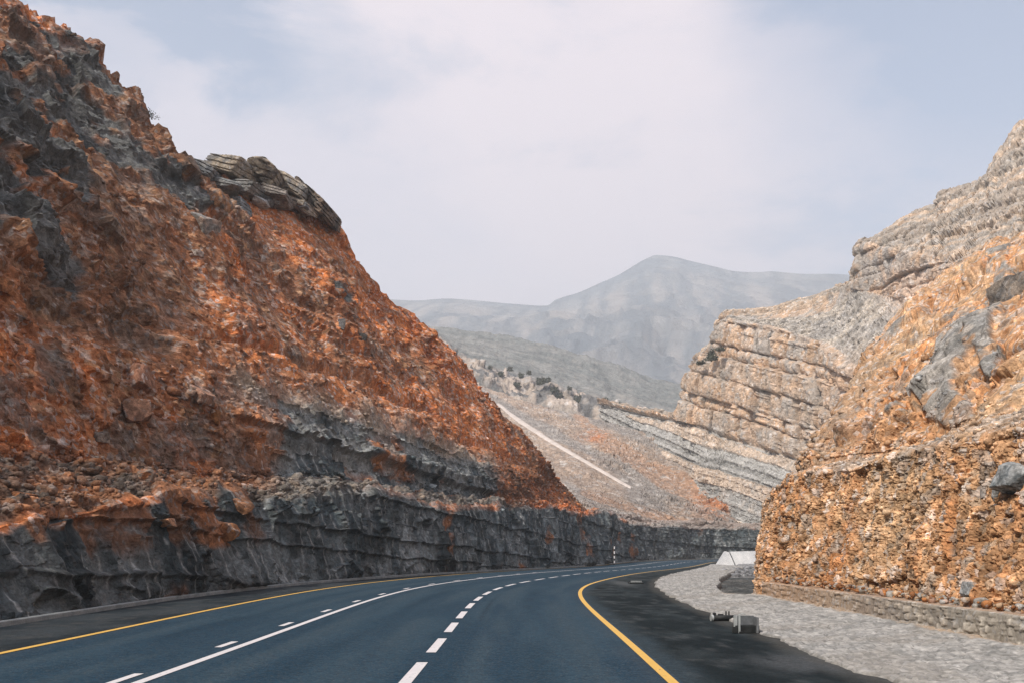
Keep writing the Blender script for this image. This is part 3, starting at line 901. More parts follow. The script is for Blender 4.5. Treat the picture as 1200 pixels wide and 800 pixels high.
for (p, Y, a, b_, c_, d_, e_, f_, g_) in H2:
    hc = max(0.0, (c_ - d_) / 140.0)
    sc_ = Y / 200
    K.append([at(p, 650, Y - 16), at(p, a, Y - 14), at(p, b_, Y - 8 * sc_), at(p, c_, Y), at(p, d_, Y + 1 + 4 * hc), at(p, e_, Y + 6 + 22 * min(1, abs(d_ - e_) / 60)), at(p, f_, Y + 8 + 23 * min(1, abs(d_ - e_) / 60)),
              at(p, g_, Y + 12 + 23 * min(1, abs(d_ - e_) / 60) + 30 * min(1, abs(f_ - g_) / 60)), at(p, g_, Y + 12 + 23 * min(1, abs(d_ - e_) / 60) + 30 * min(1, abs(f_ - g_) / 60)) + np.array((14, 22, -5)), at(p, g_, Y + 60) * np.array((1.1, 1.3, 0)) + np.array((30, 0, -1))])
G, U, V = loft(K, 900, 640)
N = normals(G, (0, 30, 5))
px, py = proj(G)
cliff = sstep(2.97, 3.04, V) * sstep(4.03, 3.96, V)
band2 = sstep(4.97, 5.03, V) * sstep(6.03, 5.97, V) * sstep(990, 1005, px)
rubble = sstep(4.0, 4.06, V) * sstep(5.02, 4.95, V)
lower = sstep(3.03, 2.95, V)
top = sstep(5.98, 6.05, V)
bed = G[..., 2] - (0.27 + .04 * sstep(2.8, 3.2, V) - .20 * sstep(4.0, 4.6, V)) * G[..., 1] + 0.5 * fbm(G * np.float32(0.05), 2, 505)
# beds: each has its own thickness and its own set-back
def beds(b, t, seed):
    k = b / t + 0.35 * np.sin(b / t * 0.7 + seed)
    i = np.floor(k); f = k - i
    r = _h(i.astype(np.int64), i.astype(np.int64) * 3, i.astype(np.int64) * 0 + seed, seed)
    groove = sstep(0.0, 0.10, f) * sstep(1.0, 0.90, f)
    return r, f, groove
r1, fb1, g1 = beds(bed, 3.4, 5)
r2, fb2, g2 = beds(bed, 1.1, 9)
fade = np.exp(-((V - 7) / 0.25) ** 2)
D = fbm(G * np.float32(0.05), 3, 511) * 1.8 * (1 - .8 * fade) * (V > 0)
G = G + N * D[..., None]
N = smooth(normals(G, (0, 30, 5)), 4)
# joints: vertical fractures in the cliff
Q = np.stack([(G[..., 1] * 0.9 - G[..., 0] * 0.3), bed * 0.75, G[..., 0] * 0.5], -1)
fj, qj, qjb, ej = facets(Q, 3.2, 521, 0.5, (0.9, 0.9, 0.4))
fj2, qj2, qj2b, ej2 = facets(Q, 1.4, 531, 0.5, (1, 1.2, 0.5))
f2, q2, q2b, e2 = facets(G, 1.1, 541, .8)
f3, q3, q3b, e3 = facets(G, 0.55, 551, .8)
cw = np.clip(cliff + band2, 0, 1)
# tiers of jointed blocks
th_ = np.where(V < 4.5, 4.4, 2.6).astype(np.float32)
kt = bed / th_ + .22 * np.sin(bed * .9) + .10 * fbm(G * np.float32(.2), 2, 561)
it = np.floor(kt); ft = kt - it; it = it.astype(np.int64)
wj = (G[..., 1] * .92 - G[..., 0] * .35) + 9 * _h(it, it * 3, it * 0, 563)
kj = wj / 3.3 + .32 * np.sin(wj * .9 + it) + .16 * fbm(G * np.float32(.35), 3, 565)
ij = np.floor(kj); fj_ = kj - ij; ij = ij.astype(np.int64)
rb = _h(it, ij, it * 0 + 2, 567); rt = _h(it, it * 5, it * 0, 569)
bulge = (1 - np.abs(2 * ft - 1) ** 3) * (1 - np.abs(2 * fj_ - 1) ** 4)
gj = sstep(0, .07, fj_) * sstep(1, .93, fj_); gt = sstep(0, .06, ft) * sstep(1, .95, ft)
k6 = bed / .95 + .3 * np.sin(bed * 2.1); i6 = np.floor(k6).astype(np.int64)
thin = (_h(i6, it, it * 0, 571) - .5) * sstep(.45, .6, _h(it, ij // 2, it * 0, 573))
D += 0
Dc = bulge * .9 + (rb - .5) * 1.9 + (rt - .5) * 1.5 - (1 - gj) * 1.4 * (rb > .2) - (1 - gt) * .6 + thin * .8 + fj2 * .16 + f2 * .12
D = cw * Dc * (1 - .45 * band2) + top * Dc * .55
r1 = r1 * (1 - cw) + rt * cw
strat = np.clip(lower + top * 0.55, 0, 1)
D += strat * ((r1 - .5) * (2.0 - .7 * top) + (r2 - .5) * (1.2 - .5 * top) + f2 * .30 + fj * .18 + fj2 * .35 - (1 - g2) * 0.35) * (0.55 + .45 * sstep(-.3, .3, fbm(G * np.float32(0.1), 2, 557)))
D += rubble * (f2 * 0.45 + f3 * 0.4)
D += (1 - rubble) * f3 * 0.22
cleft = np.exp(-((px - 968 - 0.06 * (540 - py) * 0.1) / 6.5) ** 2) * sstep(495, 508, py) * sstep(548, 540, py) + 0.55 * np.exp(-((px - 960 - 4 * np.sin(py * .07)) / 3.0) ** 2) * sstep(400, 410, py) * sstep(520, 500, py)
D = D - cleft * 4.0 * cliff
G = G + N * (D * (1 - .4 * fade))[..., None]
n_big = fbm(G * np.float32(0.05), 4, 601); n_mid = fbm(G * np.float32(0.3), 4, 611); n_f = fbm(G * np.float32(1.2), 3, 621)
z = np.zeros(G.shape, np.float32)
c = mix(z + (0.50, 0.355, 0.245), (0.38, 0.31, 0.25), sstep(-.3, .35, n_mid + (r1 - .5) * .8))
c = mix(c, (0.30, 0.28, 0.255), (1 - bulge) * cw * .35 * sstep(-.3, .3, n_mid))
c = mix(c, (0.36, 0.33, 0.30), sstep(.05, .45, n_mid + .3 * n_f + 0.35 * sstep(60, 0, py - np.interp(px, [849, 960, 1000], [373, 402, 428]))))
c = mix(c, (0.56, 0.39, 0.265), sstep(.45, .9, qjb) * .5)
gr = mix(z + (0.31, 0.30, 0.285), (0.40, 0.365, 0.32), sstep(-.3, .3, n_mid)) * (0.75 + .5 * q3[..., None])
c = mix(c, gr, rubble * .95)
lowc = mix(z + (0.30, 0.30, 0.29), (0.45, 0.37, 0.30), sstep(.40, .7, r1 + .35 * n_mid)) * (.8 + .4 * r2[..., None])
c = mix(c, lowc, lower)
topc = mix(z + (0.31, 0.28, 0.245), (0.46, 0.365, 0.28), sstep(.4, .6, r2 + .3 * n_mid)) * (.85 + .3 * q2[..., None])
c = mix(c, topc, top * .8)
pinkz = np.exp(-((px - 1085) / 38) ** 2 - ((py - 345) / 26) ** 2) + np.exp(-((px - 1010) / 30) ** 2 - ((py - 480) / 50) ** 2) * .6
c = mix(c, (0.62, 0.45, 0.34), np.clip(pinkz, 0, .8))
c = c * (0.9 + .2 * qj2[..., None])
GH2 = G.copy()
struct(grid_mesh('layered_hill', G, M_rock_far, c, up=(-.5, -1, 0), shade=False))

# ------------------------------------------------------------------ scree hillside in the valley
H3 = [  # px, bottom py, Y, knee py, Y, top py, Y
    (330, 600, 135, 470, 300, 380, 420), (420, 600, 135, 480, 290, 400, 400), (500, 600, 138, 500, 270, 425, 375), (560, 600, 140, 520, 255, 449, 350),
    (600, 602, 143, 535, 245, 463, 335), (640, 604, 148, 550, 235, 476, 320), (680, 606, 158, 560, 232, 487, 308), (720, 608, 172, 565, 236, 497, 298),
    (760, 611, 188, 570, 240, 507, 286), (800, 615, 203, 578, 240, 518, 270), (825, 617, 211, 585, 238, 525, 258), (842, 619, 216, 590, 236, 534, 248),
    (855, 620, 219, 600, 234, 560, 240), (868, 622, 222, 612, 232, 603, 236), (885, 640, 226, 636, 232, 632, 240)]
K = [[at(p, 660, Ya - 12), at(p, a, Ya), at(p, b_, Yb), at(p, c_, Yc), at(p, c_, Yc) + np.array((4, 12, -4)), at(p, 640, Yc + 60)] for (p, a, Ya, b_, Yb, c_, Yc) in H3]
G, U, V = loft(K, 620, 420)
N = normals(G, (0, 0, 60))
G3base = G.copy()
px, py = proj(G)
D = fbm(G * np.float32(0.045), 3, 701) * 1.6 * sstep(1.0, 1.4, V) + ridged(G * np.float32(0.12), 3, 711) * .35
f2, q2, q2b, e2 = facets(G, 1.6, 721, .8); f3, q3, q3b, e3 = facets(G, 0.7, 731, .8)
rk = sstep(0.0, .4, fbm(G * np.float32(0.08), 3, 741) + .5 * sstep(700, 800, px) * sstep(560, 500, py))
D += f2 * (.12 + .4 * rk) + f3 * (.15 + .3 * rk)
TR = np.array([(585, 474), (600, 487), (620, 501), (650, 520), (680, 538), (710, 556), (738, 571)], float)
try_ = np.interp(px, TR[:, 0], TR[:, 1]) 
trk = np.exp(-((py - try_) / 9) ** 2) * sstep(560, 580, px) * sstep(755, 740, px)
D = D * (1 - .9 * trk)
G = G + N * D[..., None]
n_mid = fbm(G * np.array([.12, .12, .12], np.float32), 4, 751); n_f = fbm(G * np.float32(.6), 3, 761)
z = np.zeros(G.shape, np.float32)
stripe = fbm(np.stack([px * .012 + py * 0.0, (py - .55 * px) * .06, z[..., 0]], -1), 3, 771)
c = mix(z + (0.285, 0.222, 0.178), (0.365, 0.285, 0.225), sstep(-.3, .4, n_mid))
c = mix(c, (0.23, 0.22, 0.21), sstep(-.05, .4, stripe) * .8)
orz = sstep(.38, .62, np.exp(-((py - np.interp(px, [560, 680, 700, 760, 850], [440, 492, 512, 548, 585])) / np.interp(px, [650, 700, 860], [9, 12, 20])) ** 2) * sstep(660, 690, px)
            + .9 * np.exp(-((py - np.interp(px, [640, 880], [562, 640])) / 9) ** 2) * sstep(665, 690, px) * .8 + .35 * n_mid + .2 * n_f)
c = mix(c, (0.36, 0.215, 0.135), orz * .6)
c = mix(c, (0.42, 0.17, 0.075), .95 * np.clip(1.3 * np.exp(-((px - 842) / 24) ** 2 - ((py - 575) / 28) ** 2) + np.exp(-((px - 696) / 14) ** 2 - ((py - 512) / 5) ** 2), 0, .9) * sstep(-.5, .3, n_f))
c = mix(c, (0.12, 0.12, 0.12), sstep(.1, .5, n_f) * np.clip(np.exp(-((px - 800) / 40) ** 2 - ((py - 520) / 22) ** 2) + np.exp(-((px - 852) / 12) ** 2 - ((py - 560) / 20) ** 2) + np.exp(-((px - 690) / 30) ** 2 - ((py - 590) / 9) ** 2), 0, 1) * .8)
c = c * (.8 + .4 * q3[..., None])
c = mix(c, (0.42, 0.40, 0.38), (q2b > .93) * .6)
struct(grid_mesh('valley_slope', G, M_rock_far, c, up=(0, -.5, 1), shade=False))
# the pale track, draped on the slope
from mathutils.kdtree import KDTree
kd = KDTree(G3base.shape[0] * G3base.shape[1])
fx, fy = proj(G3base)
sel = ((V > 0.9) & (V < 3.05)).reshape(-1)
flat = G.reshape(-1, 3); fxx = fx.reshape(-1); fyy = fy.reshape(-1)
ii = np.nonzero(sel)[0]
kd = KDTree(len(ii))
for k in ii:
    kd.insert((fxx[k], fyy[k], 0), int(k))
kd.balance()
def on_slope(x, y):
    r = kd.find_n((x, y, 0), 6)
    return np.mean([flat[i] for _, i, _ in r], axis=0)
tp = []
for x in np.linspace(582, 739, 60):
    y = np.interp(x, TR[:, 0], TR[:, 1])
    hw = np.interp(x, [582, 610, 660, 739], [1.1, 2.3, 1.6, 0.6])
    tp.append([on_slope(x, y - hw) + np.array((0, 0, .35)), on_slope(x, y) + np.array((0, 0, .45)), on_slope(x, y + hw) + np.array((0, 0, .35)), on_slope(x, y + hw + .8) + np.array((0, 0, -.6))])
tp = np.array(tp)
tp = smooth(tp, 1)
struct(grid_mesh('dirt_track', tp, M_track, up=(0, -.5, 1)))

# ------------------------------------------------------------------ grey hill with broken cliff band
def ridge_sheet(name, cols, nu, nv, mat, fnD, fnC, margin=60):
    G, U, V = loft(cols, nu, nv, margin)
    N = normals(G, (0, 0, 200))
    px, py = proj(G)
    G = G + N * fnD(G, U, V, px, py)[..., None]
    return struct(grid_mesh(name, G, mat, fnC(G, U, V, px, py), up=(0, -.5, 1)))

H4 = [(300, 360, 430, 330), (420, 380, 440, 372), (500, 400, 432, 383), (540, 424, 440, 386), (580, 440, 458, 392), (620, 452, 472, 399), (660, 463, 484, 409), (700, 474, 494, 421),
      (740, 484, 504, 434), (780, 494, 512, 446), (820, 502, 520, 452), (900, 515, 530, 458), (1000, 520, 540, 462)]
K = [[at(p, 640, 380), at(p, b_ + 14, 395), at(p, b_, 420), at(p, a, 440), at(p, t, 760), at(p, t, 760) + np.array((0, 60, -15)), at(p, 640, 1100)] for (p, a, b_, t) in H4]
def d4(G, U, V, px, py):
    f, q, qb, e = facets(G, 9, 801, .7, (1, .7, .8)); f2, q2, q2b, e2 = facets(G, 3.2, 811, .8)
    cb = sstep(1.9, 2.0, V) * sstep(3.1, 3.0, V)
    return fbm(G * np.float32(.012), 4, 821) * 5 * sstep(3, 3.3, V) * sstep(4.0, 3.7, V) + cb * (f * .35 + f2 * .35 + ridged(G * np.array([.09, .09, .03], np.float32), 3, 831) * 4) + (1 - cb) * (f2 * .14 + f * .05 + ridged(G * np.array([.03, .012, .02], np.float32), 3, 833) * 2.2)
def c4(G, U, V, px, py):
    cb = sstep(1.85, 2.0, V) * sstep(3.15, 3.0, V)
    n = fbm(G * np.float32(.03), 4, 841); nf = fbm(G * np.float32(.25), 3, 851)
    z = np.zeros(G.shape, np.float32)
    sp = fbm(G * np.float32(.45), 3, 857)
    c = mix(z + (0.175, 0.19, 0.185), (0.235, 0.24, 0.23), sstep(-.3, .3, n))
    c = mix(c, (0.085, 0.095, 0.095), np.clip(sstep(.05, .4, nf) * .5 + sstep(.25, .5, sp) * .5, 0, .85))
    c = mix(c, (0.33, 0.31, 0.28), sstep(.2, .45, -nf) * .5)
    c = mix(c, mix(z + (0.42, 0.36, 0.31), (0.15, 0.15, 0.15), sstep(-.05, .2, fbm(G * np.array([.16, .16, .05], np.float32), 4, 855))), cb)
    return c
ridge_sheet('grey_hill', K, 420, 260, M_hill, d4, c4)

# ------------------------------------------------------------------ far mountains
FAR = [(-400, 250), (-100, 300), (200, 330), (400, 346), (480, 352), (520, 350), (545, 351), (600, 356), (640, 358), (652, 351), (680, 342), (700, 333), (725, 322), (750, 307), (762, 301), (770, 299), (790, 301), (810, 306),
       (840, 313), (862, 318), (890, 319), (905, 318), (940, 321), (975, 321), (1000, 323), (1040, 332), (1100, 350), (1300, 380), (1600, 400)]
K = []
for (p, t) in FAR:
    mid = 395 + 25 * max(0, min(1, (p - 640) / 160))
    K.append([at(p, 640, 1000), at(p, 470 if p > 560 else 440, 1250), at(p, mid + 20, 1550), at(p, t + (mid - t) * .45, 2100), at(p, t, 2600), at(p, t, 2600) + np.array((0, 250, -60)), at(p, 645, 3800)])
def d5(G, U, V, px, py):
    m = sstep(.5, 1.5, V) * sstep(4.0, 2.6, V) * (.45 + .55 * sstep(560, 720, px))
    g = G * np.array([1, .8, .8], np.float32)
    return ((ridged(g * np.float32(.0032), 6, 901, .6) - .40) * 70 + fbm(g * np.float32(.006), 4, 911) * 18) * m + fbm(G * np.float32(.02), 4, 921) * 6 * m
def c5(G, U, V, px, py):
    n = fbm(G * np.array([.009, .005, .006], np.float32), 6, 931, .68)
    sl = np.stack([(G[..., 0] - .25 * G[..., 2]) * .022, G[..., 1] * .0022, G[..., 2] * .004], -1)
    gl = ridged(sl + .4 * n[..., None], 5, 941, .6)
    z = np.zeros(G.shape, np.float32)
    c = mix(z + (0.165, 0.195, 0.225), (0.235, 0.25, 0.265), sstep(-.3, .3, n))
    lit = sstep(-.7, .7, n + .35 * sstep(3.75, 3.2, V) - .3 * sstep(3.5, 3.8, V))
    c = mix(c, (0.37, 0.33, 0.305), lit * sstep(.75, -.1, gl) * .62)  # sunlit slopes painted in as a paler rock colour
    c = mix(c, (0.085, 0.11, 0.14), sstep(.15, .7, gl) * .6)  # gully shading painted in dark where the relief is shallow
    return c
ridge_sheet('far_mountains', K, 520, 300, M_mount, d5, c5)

# ------------------------------------------------------------------ haze
bm = bmesh.new()
box(bm, -5400, 5400, -1700, 6400, -3.0, 1000)
hz = part('haze', bm, M_ground)
hz.data.materials.clear()
mh = bpy.data.materials.new('haze_air')
mh.use_nodes = True
t = mh.node_tree
t.nodes.clear()
vo = t.nodes.new('ShaderNodeVolumePrincipled')
vo.inputs['Color'].default_value = (0.84, 0.92, 1.0, 1)
vo.inputs['Density'].default_value = 0.00040
vo.inputs['Anisotropy'].default_value = 0.2
oo = t.nodes.new('ShaderNodeOutputMaterial')
t.links.new(vo.outputs[0], oo.inputs['Volume'])
hz.data.materials.append(mh)
hz['kind'] = 'stuff'

# ------------------------------------------------------------------ stone apron beside the shoulder
s = even(np.linspace(0, S1, 800), 1 / np.clip(np.interp(np.linspace(0, S1, 799), SS, PY), 9, 400) ** 1.15, 1700)
Ys = np.interp(s, SS, PY)
def ap_out(Y):
    return np.interp(Y, [0, 12, 33.6, 34.2, 35.5, 38.5, 43, 47, 54, 62, 72, 84, 95, 110, 118], [9.95, 9.85, 9.72, 9.4, 8.6, 8.9, 9.35, 9.9, 10.1, 10.4, 10.6, 10.6, 10.4, 8.6, 5.6])
sel = Ys < 119
s = s[sel]; Ys = Ys[sel]
nv = 110
vv = np.linspace(0, 1, nv)
o0 = sh_off(s) + 0.12 * vnoise(np.stack([s * 1.1, s * 0, s * 0], -1), 77) + 0.05 * vnoise(np.stack([s * 4.1, s * 0, s * 0], -1), 78); o1 = np.maximum(ap_out(Ys), o0 + .05)
G = np.stack([road_pt(s, o0 + (o1 - o0) * v, 0) for v in vv], 1).astype(np.float32)
VV = np.repeat(vv[None], len(s), 0)
Q = G * np.array([6.0, 6.0, 1], np.float32)
Q[..., 2] = 0.5
Q = Q + .25 * np.stack([vnoise(Q * 1.1, 1001), vnoise(Q * 1.1, 1002), Q[..., 2] * 0], -1)
qa, qb, r_, off_, e_ = voro(Q, 1003)
G0 = G.copy()
h = 0.0 + 0.03 * sstep(0, .06, VV) + 0.22 * VV ** 1.5 + 0.045 * sstep(0.02, .22, e_) * (.3 + qa) + 0.03 * fbm(G0 * np.float32(1.2), 3, 1011)
h = h - sstep(.015, 0, VV) * .30
h = h - sstep(.985, 1, VV) * 0.5 * (Ys > 34.5)[:, None]
G[..., 2] += h
n1 = fbm(G0 * np.float32(.7), 4, 1021)
z = np.zeros(G.shape, np.float32)
c = mix(z + (0.21, 0.215, 0.21), (0.40, 0.395, 0.38), qb)
c = mix(c, (0.16, 0.155, 0.145), sstep(.035, .0, VV + .03 * n1) * .7)
c = mix(c, (0.24, 0.225, 0.20), sstep(.0, .4, n1) * .5)
c = mix(c, (0.13, 0.13, 0.125), sstep(.12, .03, e_) * .8)
c = mix(c, (0.44, 0.31, 0.20), sstep(.93, 1.0, VV + .05 * n1) * .6 * (Ys < 36)[:, None])
apron = struct(grid_mesh('stone_apron', G, M_cobble, c, up=(0, 0, 1)))

# dark pocket and rubble between the apron and the foot of the cliff
gx = np.linspace(5.5, 34, 300); gy = even(np.linspace(33, 130, 200), 1 / np.linspace(33, 130, 199) ** 1.5, 380)
GX, GY = np.meshgrid(gx, gy, indexing='ij')
G = np.stack([GX + (GY - 34) * .24 * sstep(40, 60, GY), GY, np.full(GX.shape, 0.03)], -1).astype(np.float32)
f, q, qb, e = facets(G, .45, 1101, .6); f_, q_, qb_, e_ = facets(G, .18, 1111, .7)
# lies lower than the road edge near the road, so that the road covers it
G[..., 2] += -0.02 + f * .08 + f_ * .2 - .30 * sstep(50, 110, GY)
so = np.interp(GY, PY, SS); sx = np.interp(so, SS, PX)
d = (G[..., 0] - sx) 
G[..., 2] -= .5 * sstep(8.8, 8.0, d)
n1 = fbm(G * np.float32(.6), 3, 1121)
z = np.zeros(G.shape, np.float32)
c = mix(z + (0.060, 0.066, 0.068), (0.11, 0.11, 0.105), sstep(-.2, .3, n1)) * (.6 + .8 * q_[..., None])
c = mix(c, mix(z + (0.15, 0.16, 0.17), (0.30, 0.30, 0.30), qb_), sstep(58, 66, GY + 5 * n1))
c = mix(c, (0.22, 0.16, 0.10), sstep(.9, .3, np.abs(G[..., 0] - 8.2)) * sstep(40, 36, GY) * .7)
struct(grid_mesh('gravel_pocket', G, M_rock, c, up=(0, 0, 1)))

# ------------------------------------------------------------------ retaining wall of mortared stones
ly = np.linspace(-20, 34.3, 10)
def wall_mesh():
    # grid wraps: front face bottom -> top -> back
    yy = even(np.linspace(-20, 34.3, 400), 1 / np.clip(np.linspace(-20, 34.3, 399), 10, 99) ** 1.3, 900)
    prof = [(0.0, -.2)] + [(0.0, k) for k in np.linspace(0, .78, 52)] + [(.015, .80)] + [(k, .805) for k in np.linspace(.04, .62, 16)] + [(.64, .3)]
    pr = np.array(prof)
    G = np.zeros((len(yy), len(pr), 3), np.float32)
    G[..., 0] = 8.36 + pr[None, :, 0] + .04 * pr[None, :, 1]
    G[..., 1] = yy[:, None]
    G[..., 2] = pr[None, :, 1] * (0.86 + 0.10 * np.interp(yy, [8, 34], [1, 0]))[:, None]
    Q = G * np.array([7.0, 7.0, 6.0], np.float32)
    q, q2, r, off, e = voro(Q, 1201)
    st = sstep(.08, .28, e) * (q > .38)
    front = (pr[:, 0] < .02)[None, :]
    D = (.035 * st + .012 * fbm(G * np.float32(3), 3, 1211))
    G[..., 0] -= D * front
    G[..., 2] += .03 * fbm(G * np.float32(2.5), 3, 1212) * (1 - front)
    z = np.zeros(G.shape, np.float32)
    n = fbm(G * np.float32(.5), 3, 1221)
    c = mix(z + (0.30, 0.275, 0.235), (0.24, 0.23, 0.21), sstep(-.3, .3, n))
    c = mix(c, mix(z + (0.30, 0.27, 0.23), (0.58, 0.54, 0.47), q2), st)
    far = sstep(18, 33, G[..., 1])
    c = mix(c, (0.42, 0.25, 0.14), far * .62)
    c = mix(c, (0.40, 0.20, 0.09), sstep(.10, .0, G[..., 2] - .05 * n) * .7)
    c = mix(c, (0.36, 0.22, 0.13), (1 - front) * .6 * np.ones(G.shape[:2]))
    # end cap: pull the last column inwards
    return G, c
Gw, cw_ = wall_mesh()
ow = grid_mesh('stone_wall', Gw, M_cobble, cw_, up=(-1, 0, 0))
tag(ow, 'low mortared stone wall running along the foot of the orange cliff', 'wall')
bm = bmesh.new()
# close the far end of the wall
endp = [Vector(p) for p in Gw[-1]]
bm.faces.new([bm.verts.new(p) for p in endp])
oc = part('end_face', bm, M_conc, ow)

# debris lying on the wall top at the cliff foot
def boulder_mesh(name, size, seed, mat, color, nplanes=14, sub=5, rough=.075, flatten=None, layers=0.0, col2=None):
    rnd = np.random.RandomState(seed)
    bm = bmesh.new()
    bmesh.ops.create_icosphere(bm, subdivisions=sub, radius=1)
    V = np.array([v.co[:] for v in bm.verts], np.float32)
    Dn = V / np.linalg.norm(V, axis=1, keepdims=True)
    nb_ = 6 if nplanes > 9 else 4
    pn = rnd.normal(size=(nb_, 3)); pn /= np.linalg.norm(pn, axis=1, keepdims=True)
    bx_ = np.array([(1, 0, 0), (-1, 0, 0), (0, 1, 0), (0, -1, 0), (0, 0, 1), (0, 0, -1)], float) + rnd.normal(size=(6, 3)) * .17
    bx_ /= np.linalg.norm(bx_, axis=1, keepdims=True)
    hh = np.concatenate([rnd.uniform(.78, .98, nb_), rnd.uniform(.68, .86, 6)])
    pn = np.concatenate([pn, bx_])
    dd = Dn @ pn.T
    rr = np.where(dd > .05, hh / np.maximum(dd, .05), 9).min(1)
    rr = np.minimum(rr, 1.3)
    P = Dn * rr[:, None]
    sz = np.array(size, np.float32)
    P = P * sz
    k = float(sz.mean())
    n = fbm(P / k * 2.2 + seed, 4, seed)
    P = P + Dn * (n * rough * k)[:, None]
    if layers:
        l = (P[:, 2] / layers + .3 * n) % 1
        P[:, :2] *= (1 - .09 * (sstep(0, .15, l) * sstep(1, .85, l) < .5))[:, None]
    for v, p in zip(bm.verts, P):
        v.co = p
    me = bpy.data.meshes.new(name)
    bm.to_mesh(me); bm.free()
    for p in me.polygons: p.use_smooth = False
    try:
        pass
    except Exception:
        pass
    ca = me.color_attributes.new('tint', 'FLOAT_COLOR', 'POINT')
    m = sstep(-.2, .35, fbm(P / k * 3 + seed * 2.0, 3, seed + 9))
    cc = mix(np.zeros(P.shape, np.float32) + np.array(color, np.float32), col2 or tuple(x * .6 for x in color), m)
    c4_ = np.ones((len(P), 4), np.float32); c4_[:, :3] = np.clip(cc, .004, .9)
    ca.data.foreach_set('color', c4_.reshape(-1))
    me.materials.append(mat)
    return me

def place(name, me, loc, rot=(0, 0, 0), scale=1):
    o = bpy.data.objects.new(name, me)
    o.location = loc; o.rotation_euler = rot
    o.scale = (scale, scale, scale)
    COL.objects.link(o)
    return o

def rock(px_, py_, Y, wpx, hpx, dep, seed, color, label, rot=(0, 0, 0), name='boulder', cat='boulder', group=None, layers=0.0, npl=14, col2=None, sub=5):
    """a boulder centred where the eye meets (px, py) at distance Y, its size given as seen"""
    m = boulder_mesh(name, (wpx / F * Y / 2, dep / 2, hpx / F * Y / 2), seed, M_rock, color, npl, sub, layers=layers, col2=col2)
    o = place(name, m, at(px_, py_, Y), rot)
    tag(o, label, cat, group)
    return o

CG = 'weathered blocks capping the left cliff'
GR, TN, BK = (0.20, 0.20, 0.195), (0.33, 0.285, 0.225), (0.06, 0.052, 0.045)
cap = [
    (370, 241, 88.5, 72, 25, 7.0, 11, (0.19, 0.15, 0.12), 'long dark slab overhanging the right end of the cliff crest', 44, .25, (0.06, 0.055, 0.05)),
    (343, 223, 86.0, 52, 25, 6.0, 12, TN, 'pale tan block wedged just left of the long overhanging slab', 24, .45, GR),
    (314, 211, 83.0, 44, 28, 5.5, 13, (0.30, 0.26, 0.21), 'angular tan block standing between the highest block and the pale tan one', 20, .4, (0.13, 0.12, 0.11)),
    (276, 202, 80.5, 46, 24, 5.5, 14, TN, 'highest tan block on the capping outcrop of the left cliff', 10, .4, GR),
    (237, 203, 78.0, 44, 22, 5.0, 15, GR, 'grey layered block at the left end of the capping outcrop', 20, .35, (0.11, 0.12, 0.125)),
    (258, 220, 78.6, 48, 20, 4.0, 16, (0.20, 0.21, 0.21), 'flat grey slab below the grey layered block', 14, .3, None),
    (290, 224, 80.3, 44, 18, 4.0, 17, GR, 'grey block in the middle of the outcrop under the highest block', 4, .3, (0.1, 0.11, 0.11)),
    (324, 232, 82.6, 44, 18, 4.0, 18, (0.22, 0.20, 0.185), 'brownish grey block under the angular tan block', 14, .3, None),
    (282, 250, 79.5, 30, 28, 3.5, 19, (0.20, 0.23, 0.25), 'blue grey layered block at the bottom of the capping outcrop', -8, .3, None),
    (306, 238, 80.8, 20, 9, 2.2, 20, (0.40, 0.42, 0.43), 'small pale grey flat stone in the outcrop', 4, 0, None),
    (352, 242, 85.0, 38, 15, 4.0, 22, (0.30, 0.25, 0.20), 'low tan ledge stone under the overhanging slab', 28, .3, None)]
for (x, y, Y, w, h, dp, sd_, cl, lb, tilt, lay, c2) in cap:
    rock(x, y, Y, w, h, dp, sd_, cl, lb, (0, R(tilt), R(random.uniform(-12, 12))), 'rock_block', 'rock', CG, lay, 12, c2)
rnd = random.Random(5)
for k in range(26):
    x = rnd.uniform(236, 360); y = np.interp(x, [228, 300, 360], [218, 230, 242]) + rnd.uniform(-6, 22 if x < 300 else 8)
    rock(x, y, np.interp(x, [228, 389], [77.2, 86]) - .3, rnd.uniform(10, 18), rnd.uniform(6, 11), 1.3, 300 + k, rnd.choice([GR, TN, (0.16, 0.17, 0.18)]),
         'small grey or tan stone packed between the capping blocks', (0, R(rnd.uniform(-20, 30)), 0), 'stone', 'stone', 'small stones between the capping blocks', 0, 12, None, 3)

class Depth:
    """distance of the first surface seen at a spot of the photograph"""
    def __init__(self, grids):
        self.P = np.concatenate([g.reshape(-1, 3) for g in grids])
        self.P = self.P[self.P[:, 1] > 4]
        self.x, self.y = proj(self.P)
    def __call__(self, x, y, r=2.5):
        while True:
            m = (np.abs(self.x - x) < r) & (np.abs(self.y - y) < r)
            if m.sum() > 3:
                return float(np.percentile(self.P[m, 1], 12))
            r *= 1.5
DL = Depth([GL]); DR = Depth([GRt]); DH = Depth([GH2])

